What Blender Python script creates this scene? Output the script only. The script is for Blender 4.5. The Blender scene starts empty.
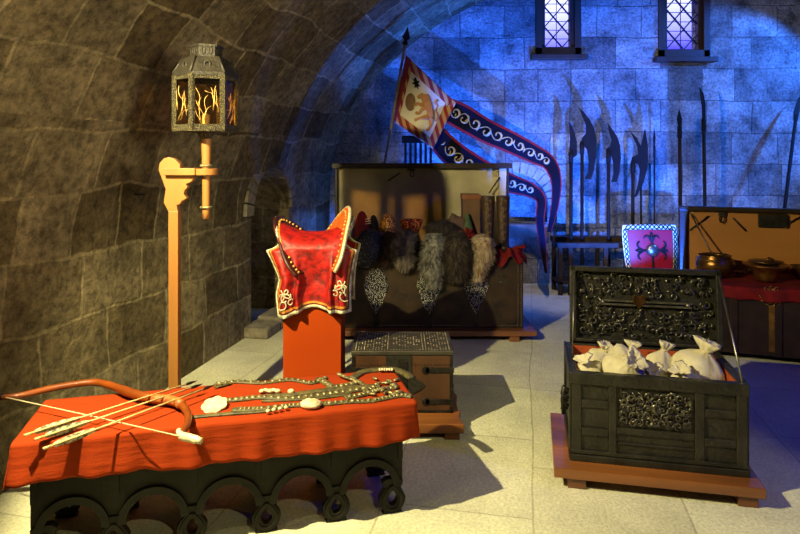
import bpy, bmesh, math, random
from mathutils import Vector, Matrix, noise
V = Vector
PI = math.pi
R = math.radians
random.seed(7)
SC = bpy.context.scene
COL = SC.collection

# ------------------------------------------------------------------ camera
CZ = 1.7
cam_d = bpy.data.cameras.new('camera')
cam = bpy.data.objects.new('camera', cam_d)
COL.objects.link(cam)
cam.location = (0, 0, CZ)
cam.rotation_euler = (R(90), 0, 0)
cam_d.sensor_width = 36.0
cam_d.lens = 620 / 800 * 36.0
cam_d.shift_y = -112 / 800
cam_d.clip_start = 0.05
SC.camera = cam

# ------------------------------------------------------------------ world (sky seen through the windows)
w = bpy.data.worlds.new('sky')
SC.world = w
w.use_nodes = True
nt = w.node_tree
bg = nt.nodes['Background']
tc = nt.nodes.new('ShaderNodeTexCoord')
sep = nt.nodes.new('ShaderNodeSeparateXYZ')
rp = nt.nodes.new('ShaderNodeValToRGB')
rp.color_ramp.elements[0].position = 0.155
rp.color_ramp.elements[0].color = (0.06, 0.05, 0.9, 1)
rp.color_ramp.elements[1].position = 0.235
rp.color_ramp.elements[1].color = (0.62, 0.64, 1.0, 1)
nt.links.new(tc.outputs['Generated'], sep.inputs[0])
nt.links.new(sep.outputs['Z'], rp.inputs[0])
nt.links.new(rp.outputs[0], bg.inputs['Color'])
bg.inputs['Strength'].default_value = 2.8

SC.view_settings.view_transform = 'Standard'
SC.view_settings.look = 'None'
SC.view_settings.gamma = 1.0
SC.view_settings.exposure = 0.0


def spot(name, loc, aim, energy, color, size, blend, radius):
    d = bpy.data.lights.new(name, 'SPOT')
    d.energy = energy
    d.color = color
    d.spot_size = R(size)
    d.spot_blend = blend
    d.shadow_soft_size = radius
    o = bpy.data.objects.new(name, d)
    COL.objects.link(o)
    o.location = loc
    o.rotation_euler = (V(aim) - V(loc)).to_track_quat('-Z', 'Y').to_euler()
    return o


WARM = (1.0, 0.87, 0.44)
spot('spot_left', (-1.55, 2.1, 2.45), (1.0, 3.9, 0.0), 860, WARM, 105, 0.25, 0.02)
spot('spot_front', (1.1, -0.2, 3.3), (-0.5, 3.5, 0.7), 115, WARM, 44, 0.5, 0.03)
spot('spot_table', (-1.0, 1.75, 2.6), (-0.75, 2.9, 0.5), 22, WARM, 75, 0.4, 0.03)
spot('spot_wall', (1.2, 0.9, 2.0), (-1.6, 3.2, 3.5), 540, (1.0, 0.82, 0.48), 100, 1.0, 0.3)
spot('spot_rack', (0.9, 4.4, 3.3), (2.7, 8.0, 0.5), 320, (1.0, 0.80, 0.52), 46, 0.6, 0.03)
spot('spot_strongbox', (1.9, 0.2, 3.3), (1.15, 3.0, 0.2), 110, WARM, 32, 0.4, 0.03)
BLUE = (0.02, 0.13, 1.0)
spot('spot_blue_low', (2.38, 5.15, 0.10), (2.5, 8.2, 3.3), 2700, BLUE, 78, 0.25, 0.02)
spot('spot_blue_side', (3.9, 6.35, 0.15), (3.5, 8.2, 3.6), 330, (0.03, 0.16, 1.0), 100, 0.3, 0.02)
spot('spot_blue_behind', (0.55, 7.0, 0.15), (0.1, 8.2, 2.8), 1000, BLUE, 150, 1.0, 0.04)
spot('spot_blue_high', (5.6, 7.0, 3.3), (4.1, 8.3, 2.2), 700, (0.03, 0.18, 1.0), 88, 0.4, 0.04)
spot('spot_blue_fill', (4.3, 1.5, 3.0), (1.6, 4.3, 0.0), 190, (0.01, 0.015, 1.0), 56, 0.6, 0.1)


# ------------------------------------------------------------------ helpers
def P(px, py, z=None, Y=None):
    """point of the place met by a sight line: on the level z, or at the distance Y"""
    if Y is None:
        Y = (CZ - z) * 620.0 / (py - 155.0)
    return V(((px - 400.0) / 620.0 * Y, Y, CZ - (py - 155.0) * Y / 620.0))


def srgb(r, g, b):
    f = lambda c: (c / 255 / 12.92) if c / 255 <= 0.04045 else ((c / 255 + 0.055) / 1.055) ** 2.4
    return (f(r), f(g), f(b), 1)


def newmat(name):
    m = bpy.data.materials.new(name)
    m.use_nodes = True
    return m, m.node_tree, m.node_tree.nodes['Principled BSDF']


def mat(name, c1, c2=None, scale=8.0, rough=0.6, metal=0.0, bump=0.0, bscale=40.0, stretch=None, sheen=0.0, contrast=0.25, coat=0.0):
    m, nt, b = newmat(name)
    c2 = c2 or tuple(x * 0.6 for x in c1[:3]) + (1,)
    N = nt.nodes.new
    L = nt.links.new
    tc = N('ShaderNodeTexCoord')
    mp = N('ShaderNodeMapping')
    if stretch:
        mp.inputs['Scale'].default_value = stretch
    L(tc.outputs['Object'], mp.inputs[0])
    n = N('ShaderNodeTexNoise')
    n.inputs['Scale'].default_value = scale
    n.inputs['Detail'].default_value = 6
    L(mp.outputs[0], n.inputs['Vector'])
    r = N('ShaderNodeValToRGB')
    r.color_ramp.elements[0].position = 0.5 - contrast
    r.color_ramp.elements[1].position = 0.5 + contrast
    r.color_ramp.elements[0].color = c2
    r.color_ramp.elements[1].color = c1
    L(n.outputs['Fac'], r.inputs[0])
    L(r.outputs[0], b.inputs['Base Color'])
    b.inputs['Roughness'].default_value = rough
    b.inputs['Metallic'].default_value = metal
    b.inputs['Sheen Weight'].default_value = sheen
    b.inputs['Coat Weight'].default_value = coat
    if bump:
        n2 = N('ShaderNodeTexNoise')
        n2.inputs['Scale'].default_value = bscale
        n2.inputs['Detail'].default_value = 5
        L(mp.outputs[0], n2.inputs['Vector'])
        bp = N('ShaderNodeBump')
        bp.inputs['Strength'].default_value = bump
        bp.inputs['Distance'].default_value = 0.01
        L(n2.outputs['Fac'], bp.inputs['Height'])
        L(bp.outputs[0], b.inputs['Normal'])
    return m


def stone(name, ca, cb, cm, bw, bh, msize, distort, bump=1.0, rough=0.9, patch=0.6, grain=22, gr=0.5, groove=-0.2):
    m, nt, b = newmat(name)
    N = nt.nodes.new
    L = nt.links.new
    tc = N('ShaderNodeTexCoord')
    nz = N('ShaderNodeTexNoise')
    nz.inputs['Scale'].default_value = 0.9
    nz.inputs['Detail'].default_value = 3
    L(tc.outputs['UV'], nz.inputs['Vector'])
    sub = N('ShaderNodeVectorMath'); sub.operation = 'SUBTRACT'
    sub.inputs[1].default_value = (0.5, 0.5, 0.5)
    L(nz.outputs['Color'], sub.inputs[0])
    sc = N('ShaderNodeVectorMath'); sc.operation = 'SCALE'
    sc.inputs['Scale'].default_value = distort
    L(sub.outputs[0], sc.inputs[0])
    nf = N('ShaderNodeTexNoise')
    nf.inputs['Scale'].default_value = 14
    nf.inputs['Detail'].default_value = 3
    L(tc.outputs['UV'], nf.inputs['Vector'])
    sub2 = N('ShaderNodeVectorMath'); sub2.operation = 'SUBTRACT'
    sub2.inputs[1].default_value = (0.5, 0.5, 0.5)
    L(nf.outputs['Color'], sub2.inputs[0])
    sc2 = N('ShaderNodeVectorMath'); sc2.operation = 'SCALE'
    sc2.inputs['Scale'].default_value = distort * 0.09
    L(sub2.outputs[0], sc2.inputs[0])
    ad = N('ShaderNodeVectorMath')
    L(tc.outputs['UV'], ad.inputs[0]); L(sc.outputs[0], ad.inputs[1])
    ad2 = N('ShaderNodeVectorMath')
    L(ad.outputs[0], ad2.inputs[0]); L(sc2.outputs[0], ad2.inputs[1])
    br = N('ShaderNodeTexBrick')
    br.inputs['Scale'].default_value = 1
    br.inputs['Brick Width'].default_value = bw
    br.inputs['Row Height'].default_value = bh
    br.inputs['Mortar Size'].default_value = msize
    br.inputs['Mortar Smooth'].default_value = 0.6
    br.inputs['Bias'].default_value = 0.0
    br.offset = 0.43
    br.squash = 0.72
    br.squash_frequency = 3
    br.inputs['Color1'].default_value = ca
    br.inputs['Color2'].default_value = cb
    br.inputs['Mortar'].default_value = cm
    L(ad2.outputs[0], br.inputs['Vector'])
    # weathering of the blocks
    n1 = N('ShaderNodeTexNoise'); n1.inputs['Scale'].default_value = 2.6; n1.inputs['Detail'].default_value = 9
    n1.inputs['Roughness'].default_value = 0.68
    L(tc.outputs['UV'], n1.inputs['Vector'])
    r1 = N('ShaderNodeValToRGB')
    r1.color_ramp.elements[0].position = 0.33; r1.color_ramp.elements[0].color = (1 - patch, 1 - patch, 1 - patch, 1)
    r1.color_ramp.elements[1].position = 0.62; r1.color_ramp.elements[1].color = (1.1, 1.1, 1.1, 1)
    L(n1.outputs['Fac'], r1.inputs[0])
    mx = N('ShaderNodeMix'); mx.data_type = 'RGBA'; mx.blend_type = 'MULTIPLY'
    mx.inputs['Factor'].default_value = 1
    L(br.outputs['Color'], mx.inputs['A']); L(r1.outputs[0], mx.inputs['B'])
    b.inputs['Roughness'].default_value = rough
    n2 = N('ShaderNodeTexNoise'); n2.inputs['Scale'].default_value = 9; n2.inputs['Detail'].default_value = 10
    n2.inputs['Roughness'].default_value = 0.7
    L(tc.outputs['UV'], n2.inputs['Vector'])
    n3 = N('ShaderNodeTexNoise'); n3.inputs['Scale'].default_value = grain; n3.inputs['Detail'].default_value = 6
    n3.inputs['Roughness'].default_value = 0.75
    L(tc.outputs['UV'], n3.inputs['Vector'])
    r3 = N('ShaderNodeValToRGB')
    r3.color_ramp.elements[0].position = 0.36; r3.color_ramp.elements[0].color = (1 - gr, 1 - gr, 1 - gr, 1)
    r3.color_ramp.elements[1].position = 0.60; r3.color_ramp.elements[1].color = (1 + gr * .35, 1 + gr * .35, 1 + gr * .35, 1)
    L(n3.outputs['Fac'], r3.inputs[0])
    mx3 = N('ShaderNodeMix'); mx3.data_type = 'RGBA'; mx3.blend_type = 'MULTIPLY'
    mx3.inputs['Factor'].default_value = 1
    L(mx.outputs['Result'], mx3.inputs['A']); L(r3.outputs[0], mx3.inputs['B'])
    L(mx3.outputs['Result'], b.inputs['Base Color'])
    mm = N('ShaderNodeMath'); mm.operation = 'MULTIPLY_ADD'
    L(br.outputs['Fac'], mm.inputs[0]); mm.inputs[1].default_value = groove
    ms = N('ShaderNodeMath'); ms.operation = 'MULTIPLY_ADD'
    L(n1.outputs['Fac'], ms.inputs[0]); ms.inputs[1].default_value = 1.1
    ms2 = N('ShaderNodeMath'); ms2.operation = 'MULTIPLY'; ms2.inputs[1].default_value = 0.5
    L(n3.outputs['Fac'], ms2.inputs[0]); L(ms2.outputs[0], ms.inputs[2])
    L(ms.outputs[0], mm.inputs[2])
    bp = N('ShaderNodeBump'); bp.inputs['Strength'].default_value = bump; bp.inputs['Distance'].default_value = 0.09
    L(mm.outputs[0], bp.inputs['Height']); L(bp.outputs[0], b.inputs['Normal'])
    return m


class MB:
    def __init__(s):
        s.v = []; s.f = []; s.sm = []; s.uv = []

    def add(s, vs, fs, smooth=False, uvs=None):
        o = len(s.v)
        s.v += [V(p) for p in vs]
        s.uv += (uvs if uvs else [(0, 0)] * len(vs))
        for f in fs:
            s.f.append([i + o for i in f]); s.sm.append(smooth)
        return s

    def box(s, x0, x1, y0, y1, z0, z1):
        return s.add([(x0, y0, z0), (x1, y0, z0), (x1, y1, z0), (x0, y1, z0), (x0, y0, z1), (x1, y0, z1), (x1, y1, z1), (x0, y1, z1)],
                     [(0, 3, 2, 1), (4, 5, 6, 7), (0, 1, 5, 4), (1, 2, 6, 5), (2, 3, 7, 6), (3, 0, 4, 7)])

    def bar(s, a, b, w, h, up=(0, 0, 1)):
        a = V(a); b = V(b); d = (b - a).normalized()
        side = d.cross(V(up)); side = side.normalized() if side.length > 1e-5 else V((1, 0, 0))
        u = side.cross(d).normalized()
        vs = [p + side * sx * w / 2 + u * sy * h / 2 for p in (a, b) for sx, sy in ((-1, -1), (1, -1), (1, 1), (-1, 1))]
        return s.add(vs, [(0, 3, 2, 1), (4, 5, 6, 7), (0, 1, 5, 4), (1, 2, 6, 5), (2, 3, 7, 6), (3, 0, 4, 7)])

    def tube(s, pts, r, n=8, closed=False, flat=None):
        pts = [V(p) for p in pts]
        k = len(pts)
        rs = r if isinstance(r, (list, tuple)) else [r] * k
        vs = []; prev = None
        for i, p in enumerate(pts):
            t = (pts[(i + 1) % k] - pts[i - 1]) if closed else (pts[min(i + 1, k - 1)] - pts[max(i - 1, 0)])
            t = t.normalized() if t.length > 1e-9 else V((0, 0, 1))
            if prev is None:
                ref = V((0, 0, 1)) if abs(t.z) < 0.9 else V((1, 0, 0))
                a = t.cross(ref).normalized()
            else:
                a = prev - t * prev.dot(t)
                a = a.normalized() if a.length > 1e-6 else t.orthogonal().normalized()
            prev = a
            b = t.cross(a)
            for j in range(n):
                th = 2 * PI * j / n
                q = a * math.cos(th) * rs[i] + b * math.sin(th) * rs[i]
                if flat: q = V((q.x * flat[0], q.y * flat[1], q.z * flat[2]))
                vs.append(p + q)
        fs = []
        for i in range(k if closed else k - 1):
            for j in range(n):
                a0 = i * n + j; a1 = i * n + (j + 1) % n
                b0 = ((i + 1) % k) * n + j; b1 = ((i + 1) % k) * n + (j + 1) % n
                fs.append((a0, a1, b1, b0))
        if not closed:
            fs.append(tuple(range(n - 1, -1, -1))); fs.append(tuple(range((k - 1) * n, k * n)))
        return s.add(vs, fs, True)

    def lathe(s, prof, n=24, c=(0, 0, 0), m=None, fn=None):
        vs = []
        for i, (r, z) in enumerate(prof):
            for j in range(n):
                th = 2 * PI * j / n
                rr = r * (fn(th, i / (len(prof) - 1)) if fn else 1)
                p = V((rr * math.cos(th), rr * math.sin(th), z))
                if m: p = m @ p
                vs.append(p + V(c))
        fs = []
        for i in range(len(prof) - 1):
            for j in range(n):
                fs.append((i * n + j, i * n + (j + 1) % n, (i + 1) * n + (j + 1) % n, (i + 1) * n + j))
        fs.append(tuple(range(n - 1, -1, -1))); fs.append(tuple(range((len(prof) - 1) * n, len(prof) * n)))
        return s.add(vs, fs, True)

    def prism(s, poly, o, u, v, d):
        o = V(o); u = V(u); v = V(v); d = V(d)
        n = len(poly)
        vs = [o + u * a + v * b for a, b in poly] + [o + u * a + v * b + d for a, b in poly]
        fs = [tuple(range(n)), tuple(range(2 * n - 1, n - 1, -1))]
        fs += [(i, i + n, (i + 1) % n + n, (i + 1) % n) for i in range(n)]
        return s.add(vs, fs)

    def grid(s, fn, nu, nv, smooth=True, wrap=False):
        vs = []; uvs = []
        for i in range(nu + 1):
            for j in range(nv + 1):
                vs.append(fn(i / nu, j / nv)); uvs.append((i / nu, j / nv))
        fs = [(i * (nv + 1) + j, (i + 1) * (nv + 1) + j, (i + 1) * (nv + 1) + j + 1, i * (nv + 1) + j + 1) for i in range(nu) for j in range(nv)]
        return s.add(vs, fs, smooth, uvs)

    def blob(s, c, r, n=20, m=12, amp=0.0, freq=3.0, rot=None, seed=0, zmin=None):
        vs = []
        for i in range(m + 1):
            ph = PI * i / m
            for j in range(n):
                th = 2 * PI * j / n
                d = V((math.sin(ph) * math.cos(th), math.sin(ph) * math.sin(th), math.cos(ph)))
                k = 1 + amp * noise.noise(d * freq + V((seed, seed * 2.3, 0)))
                p = V((d.x * r[0] * k, d.y * r[1] * k, d.z * r[2] * k))
                if rot: p = rot @ p
                p = p + V(c)
                if zmin is not None: p.z = max(p.z, zmin)
                vs.append(p)
        fs = [(i * n + j, (i + 1) * n + j, (i + 1) * n + (j + 1) % n, i * n + (j + 1) % n) for i in range(m) for j in range(n)]
        return s.add(vs, fs, True)

    def ring(s, c, ro, ri, u, v, d, n=24, a0=0, a1=2 * PI, pin=0.0):
        """flat ring (or arc) with elliptical radii ro=(a,b), ri=(a,b) extruded along d"""
        full = abs(a1 - a0 - 2 * PI) < 1e-4
        c = V(c); u = V(u); v = V(v); d = V(d)
        k = n if full else n + 1
        vs = []
        for j in range(k):
            t = a0 + (a1 - a0) * j / n
            e = (math.cos(t), math.sin(t))
            kp = 1 - pin * max(0, e[1])
            po = c + u * e[0] * ro[0] * kp + v * e[1] * ro[1]; pi_ = c + u * e[0] * ri[0] * kp + v * e[1] * ri[1]
            vs += [po, pi_, pi_ + d, po + d]
        fs = []
        for j in range(n):
            a = j * 4; b = ((j + 1) % k) * 4
            for q in range(4): fs.append((a + q, b + q, b + (q + 1) % 4, a + (q + 1) % 4))
        if not full:
            fs += [(0, 1, 2, 3), tuple(n * 4 + q for q in (3, 2, 1, 0))]
        return s.add(vs, fs)

    def hairs(s, n, length, droop=0.8, width=0.003, base=None):
        """short hairs over the faces already in the mesh"""
        fs = [f for f in s.f if len(f) == 4]
        nv = []; nf = []
        for k in range(n):
            f = random.choice(fs)
            q = [s.v[i] for i in f]
            a, b = random.random(), random.random()
            p = q[0].lerp(q[1], a).lerp(q[3].lerp(q[2], a), b)
            nn = (q[1] - q[0]).cross(q[3] - q[0])
            if nn.length < 1e-9: continue
            nn.normalize()
            if base is not None and nn.dot(p - base) < 0: nn = -nn
            d = (nn * 0.55 + V((random.uniform(-.5, .5), random.uniform(-.5, .5), -droop))).normalized()
            l = length * random.uniform(0.5, 1.2)
            sd = d.cross(nn)
            sd = sd.normalized() * width if sd.length > 1e-6 else V((width, 0, 0))
            i = len(nv)
            nv += [p - sd, p + sd, p + d * l]
            nf.append((i, i + 1, i + 2))
        return s.add(nv, nf, True)

    def build(s, name, m, parent=None, bevel=0.0, solid=0.0, recalc=True, sub=0):
        me = bpy.data.meshes.new(name)
        me.from_pydata([tuple(p) for p in s.v], [], s.f)
        me.polygons.foreach_set('use_smooth', s.sm)
        uvl = me.uv_layers.new(name='UVMap')
        for li, l in enumerate(me.loops):
            uvl.data[li].uv = s.uv[l.vertex_index]
        if recalc:
            bm = bmesh.new(); bm.from_mesh(me)
            bmesh.ops.recalc_face_normals(bm, faces=bm.faces)
            bm.to_mesh(me); bm.free()
        me.materials.append(m)
        o = bpy.data.objects.new(name, me)
        COL.objects.link(o)
        if parent: o.parent = parent
        if solid:
            k = o.modifiers.new('thickness', 'SOLIDIFY'); k.thickness = solid; k.offset = 0
        if bevel:
            k = o.modifiers.new('bevel', 'BEVEL'); k.width = bevel; k.segments = 2; k.limit_method = 'ANGLE'; k.angle_limit = R(50)
        if sub:
            k = o.modifiers.new('sub', 'SUBSURF'); k.levels = sub; k.render_levels = sub
        return o


def thing(name, label, cat, loc=(0, 0, 0), rz=0.0, group=None):
    o = bpy.data.objects.new(name, None)
    COL.objects.link(o)
    o.location = loc; o.rotation_euler = (0, 0, rz); o.empty_display_size = 0.1
    return tag(o, label, cat, group)


def tag(o, label, cat, group=None):
    o['label'] = label; o['category'] = cat
    if group: o['group'] = group
    return o


def struct(o):
    o['kind'] = 'structure'
    return o


def curl(c, r, u, v, turns=1.2, start=0.0, sgn=1, n=10):
    c = V(c); u = V(u); v = V(v)
    out = []
    for i in range(n + 1):
        t = i / n
        a = start + sgn * turns * 2 * PI * t
        rr = r * (1 - 0.8 * t)
        out.append(c + u * math.cos(a) * rr + v * math.sin(a) * rr)
    return out


def catmull(pts, k=6):
    pts = [V(p) for p in pts]
    out = []
    for i in range(len(pts) - 1):
        p0 = pts[max(i - 1, 0)]; p1 = pts[i]; p2 = pts[i + 1]; p3 = pts[min(i + 2, len(pts) - 1)]
        for j in range(k):
            t = j / k
            out.append(0.5 * ((2 * p1) + (p2 - p0) * t + (2 * p0 - 5 * p1 + 4 * p2 - p3) * t * t + (3 * p1 - p0 - 3 * p2 + p3) * t ** 3))
    out.append(pts[-1])
    return out


# ------------------------------------------------------------------ materials
M = {}
M['vault'] = stone('vault_stone', srgb(152, 138, 108), srgb(96, 82, 54), srgb(158, 144, 110), 0.58, 0.38, 0.015, 0.26, 1.0, 0.92, 0.58, 15, .6, -.1)
M['backstone'] = stone('back_wall_stone', srgb(190, 190, 188), srgb(125, 125, 125), srgb(120, 120, 120), 0.60, 0.42, 0.009, 0.08, 0.9, 0.9, 0.75, 30, .55, -.15)
M['floor'] = stone('floor_stone', srgb(208, 206, 178), srgb(196, 192, 164), srgb(172, 168, 142), 1.15, 0.72, 0.007, 0.07, 0.35, 0.75, 0.18, 60, .28, -.1)
M['voussoir'] = mat('voussoir_stone', srgb(140, 130, 110), srgb(85, 78, 64), 14, 0.9, 0, 0.6, 30)
M['ledge'] = mat('ledge_stone', srgb(120, 115, 105), srgb(80, 76, 68), 8, 0.9, 0, 0.6, 30)
M['winwood'] = mat('window_wood', srgb(62, 40, 30), srgb(35, 24, 20), 12, 0.6, 0, 0.3, 40, (1, 1, .15))
M['lead'] = mat('lead_came', srgb(45, 45, 55), None, 10, 0.5, 0.5)
M['darkwood'] = mat('dark_carved_wood', srgb(26, 24, 17), srgb(15, 14, 10), 9, 0.62, 0, 0.3, 25, (.25, 1, 1))
M['plank'] = mat('varnished_plank', srgb(146, 88, 38), srgb(66, 36, 16), 7, 0.33, 0, 0.2, 20, (.12, 1, 1), coat=0.3)
M['plank_dark'] = mat('dark_plank', srgb(124, 76, 42), srgb(74, 42, 22), 7, 0.4, 0, 0.2, 20, (.12, 1, 1))
M['pine'] = mat('pale_pine', srgb(150, 102, 50), srgb(118, 76, 34), 6, 0.5, 0, 0.1, 20, (1, 1, .12))
M['iron'] = mat('blackened_iron', srgb(58, 54, 48), srgb(26, 24, 22), 16, 0.42, 0.75, 0.5, 50)
M['chestiron'] = mat('black_chest', srgb(52, 50, 42), srgb(27, 26, 21), 10, 0.4, 0.35, 0.6, 45)
M['ironlace'] = mat('worn_iron_lace', srgb(112, 108, 92), srgb(40, 38, 32), 25, 0.3, 0.8, 0.3, 60)
M['redwood'] = mat('inner_red_wood', srgb(178, 80, 36), srgb(120, 48, 22), 8, 0.5, 0, 0.2, 20)
M['rod'] = mat('steel_rod', srgb(150, 145, 130), srgb(90, 88, 80), 12, 0.35, 0.9)
M['sack'] = mat('cream_sackcloth', srgb(196, 188, 164), srgb(160, 150, 122), 12, 0.9, 0, 0.35, 60)
M['string'] = mat('string', srgb(205, 190, 150), None, 12, 0.9)
M['orange'] = mat('orange_pedestal_board', srgb(158, 58, 3), srgb(148, 50, 2), 3, 0.6, 0, 0.05, 60)
M['canvas'] = mat('lid_canvas', srgb(166, 156, 122), srgb(126, 116, 88), 4, 0.9, 0, 0.2, 60)
M['leather'] = mat('brown_leather', srgb(62, 44, 23), srgb(12, 10, 8), 6, 0.55, 0, 0.5, 30)
M['smallwood'] = mat('small_chest_wood', srgb(84, 50, 22), srgb(34, 22, 12), 5, 0.45, 0, 0.3, 24, (1, 1, .2))
M['stud'] = mat('silver_stud', srgb(175, 165, 140), srgb(110, 100, 80), 20, 0.35, 0.8)
M['brass'] = mat('old_brass', srgb(190, 142, 66), srgb(96, 66, 30), 14, 0.3, 0.9, 0.2, 40)
M['bronze'] = mat('dark_bronze', srgb(135, 96, 48), srgb(60, 40, 22), 14, 0.3, 0.85, 0.2, 40)
M['velvet'] = mat('crimson_cloth', srgb(120, 12, 9), srgb(60, 5, 5), 8, 0.75, 0, 0.3, 20)
M['darkcloth'] = mat('dark_lining_cloth', srgb(40, 32, 26), srgb(22, 18, 15), 8, 0.9, 0, 0.3, 20)
M['gold'] = mat('gold_thread', srgb(205, 165, 88), srgb(140, 100, 45), 40, 0.45, 0.5, 0.4, 90)
M['silverthread'] = mat('silver_thread', srgb(215, 205, 175), srgb(150, 140, 110), 40, 0.5, 0.3, 0.4, 90)
M['bone'] = mat('carved_bone', srgb(225, 212, 178), srgb(150, 135, 100), 30, 0.5, 0, 0.4, 60)
M['bonestrap'] = mat('tarnished_metal_plates', srgb(160, 148, 106), srgb(60, 54, 32), 45, 0.4, 0.5, 0.5, 70)
M['strap'] = mat('olive_leather_strap', srgb(96, 86, 50), srgb(36, 32, 18), 30, 0.55, 0, 0.4, 50)
M['bowwood'] = mat('bow_wood', srgb(126, 60, 10), srgb(88, 36, 5), 9, 0.45, 0, 0.1, 20, coat=0.3)
M['arrowwood'] = mat('arrow_shaft_wood', srgb(210, 185, 130), srgb(160, 130, 80), 20, 0.5)
M['feather'] = mat('white_feather', srgb(215, 212, 180), srgb(96, 92, 64), 60, 0.85, contrast=.12)
M['nearblack'] = mat('black_paint', srgb(22, 20, 20), None, 10, 0.5)
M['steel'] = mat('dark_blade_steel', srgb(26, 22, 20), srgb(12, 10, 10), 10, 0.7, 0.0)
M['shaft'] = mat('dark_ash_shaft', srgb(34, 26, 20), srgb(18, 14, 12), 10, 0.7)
M['rackwood'] = mat('rack_wood', srgb(64, 52, 44), srgb(34, 28, 24), 8, 0.6, 0, 0.3, 30)
M['lidwood'] = mat('honey_lid_wood', srgb(168, 112, 50), srgb(134, 84, 34), 3, 0.5, 0, 0.15, 20, (.15, 1, 1))
M['blackwood'] = mat('very_dark_wood', srgb(44, 30, 24), srgb(24, 17, 14), 8, 0.45, 0, 0.3, 30)


for k_, v_ in (('steel', .12), ('shaft', .12), ('darkwood', .2), ('rackwood', .12), ('pine', .3), ('orange', .15), ('vault', .2), ('backstone', .2), ('velvet', .2), ('bowwood', .3), ('blackwood', .25), ('leather', .3), ('nearblack', .2)):
    M[k_].node_tree.nodes['Principled BSDF'].inputs['Specular IOR Level'].default_value = v_


def glass_mat(name, tint, alpha):
    m, nt, b = newmat(name)
    N = nt.nodes.new; L = nt.links.new
    tr = N('ShaderNodeBsdfTransparent'); tr.inputs[0].default_value = tint
    gl = N('ShaderNodeBsdfGlossy'); gl.inputs['Roughness'].default_value = 0.12
    mx = N('ShaderNodeMixShader'); mx.inputs[0].default_value = alpha
    L(tr.outputs[0], mx.inputs[1]); L(gl.outputs[0], mx.inputs[2])
    L(mx.outputs[0], nt.nodes['Material Output'].inputs[0])
    return m


M['winglass'] = glass_mat('window_glass', (0.9, 0.92, 1, 1), 0.08)
M['lampglass'] = glass_mat('smoky_lantern_pane', (0.85, 0.62, 0.36, 1), 0.06)


def speckle(name, base, dot, scale, thr, rough=0.35, metal=0.8):
    """dark ground crowded with small raised metal dots"""
    m, nt, b = newmat(name)
    N = nt.nodes.new; L = nt.links.new
    tc = N('ShaderNodeTexCoord')
    vo = N('ShaderNodeTexVoronoi'); vo.inputs['Scale'].default_value = scale
    L(tc.outputs['Object'], vo.inputs['Vector'])
    r = N('ShaderNodeValToRGB')
    r.color_ramp.elements[0].position = thr - .05; r.color_ramp.elements[0].color = dot
    r.color_ramp.elements[1].position = thr + .05; r.color_ramp.elements[1].color = base
    L(vo.outputs['Distance'], r.inputs[0]); L(r.outputs[0], b.inputs['Base Color'])
    bp = N('ShaderNodeBump'); bp.invert = True; bp.inputs['Distance'].default_value = 0.006
    L(vo.outputs['Distance'], bp.inputs['Height']); L(bp.outputs[0], b.inputs['Normal'])
    b.inputs['Roughness'].default_value = rough; b.inputs['Metallic'].default_value = metal
    return m


M['speckle'] = speckle('studded_silver', srgb(30, 28, 26), srgb(205, 200, 180), 110, 0.34)
M['goldspeckle'] = speckle('pierced_gilt', srgb(32, 26, 16), srgb(130, 118, 70), 170, 0.30, .5, .4)
M['lamproof'] = mat('lantern_roof_metal', srgb(40, 33, 22), srgb(16, 13, 10), 30, .6, .3, .5, 70)
M['beaded'] = speckle('beaded_black_cloth', srgb(24, 22, 22), srgb(130, 130, 130), 60, 0.22, 0.5, 0.2)

# ------------------------------------------------------------------ room shell
SH = 0.2098
XB, YB = -0.93, 8.2      # left wall meets back wall
EA, EB, EZ = 4.1, 3.05, 1.1


def shift(Y): return XB + SH * (Y - YB)


def prof(a):              # a: 0 left springing .. PI right springing
    return (EA - EA * math.cos(a), EZ + EB * math.sin(a))


A_SPLIT = math.asin((1.9 - EZ) / EB)
ys = [-3.2 + (8.7 + 3.2) * i / 40 for i in range(41)]


def shell_strip(name, sec, m, lens):
    """sec: list of (dx, z) across, lens: arc length of each"""
    mb = MB()
    n = len(sec)
    vs = []; uv = []
    for Y in ys:
        for (dx, z), l in zip(sec, lens):
            vs.append((shift(Y) + dx, Y, z)); uv.append((Y * 1.02, l))
    fs = [(i * n + j, i * n + j + 1, (i + 1) * n + j + 1, (i + 1) * n + j) for i in range(len(ys) - 1) for j in range(n - 1)]
    mb.add(vs, fs, True, uv)
    return mb


# ceiling vault
secs = [prof(A_SPLIT + (PI - A_SPLIT) * i / 60) for i in range(61)]
lens = [1.93]
for i in range(1, len(secs)):
    lens.append(lens[-1] + math.dist(secs[i], secs[i - 1]))
cb = shell_strip('ceiling', secs, M['vault'], lens)
struct(cb.build('ceiling', M['vault'], recalc=False))

# left wall: a thick solid with the arched niche cut out
lw = [(0.0, 0.0)] + [(0.0, EZ)] + [prof(A_SPLIT * i / 6) for i in range(1, 7)]
mb = MB()
vs = []
for Y in (-3.2, 8.7):
    for dx, z in lw: vs.append((shift(Y) + dx, Y, z))
    vs.append((shift(Y) - 0.9, Y, 1.9)); vs.append((shift(Y) - 0.9, Y, 0.0))
n = len(lw) + 2
fs = [(i, (i + 1) % n, (i + 1) % n + n, i + n) for i in range(n)] + [tuple(range(n)), tuple(range(2 * n - 1, n - 1, -1))]
mb.add(vs, fs)
wall_left = struct(mb.build('wall_left', M['vault']))


def boolean_cut(o, cutter):
    md = o.modifiers.new('cut', 'BOOLEAN'); md.operation = 'DIFFERENCE'; md.object = cutter; md.solver = 'EXACT'
    bpy.context.view_layer.update()
    dg = bpy.context.evaluated_depsgraph_get()
    me = bpy.data.meshes.new_from_object(o.evaluated_get(dg))
    o.modifiers.clear()
    o.data = me
    bpy.data.objects.remove(cutter)


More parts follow.
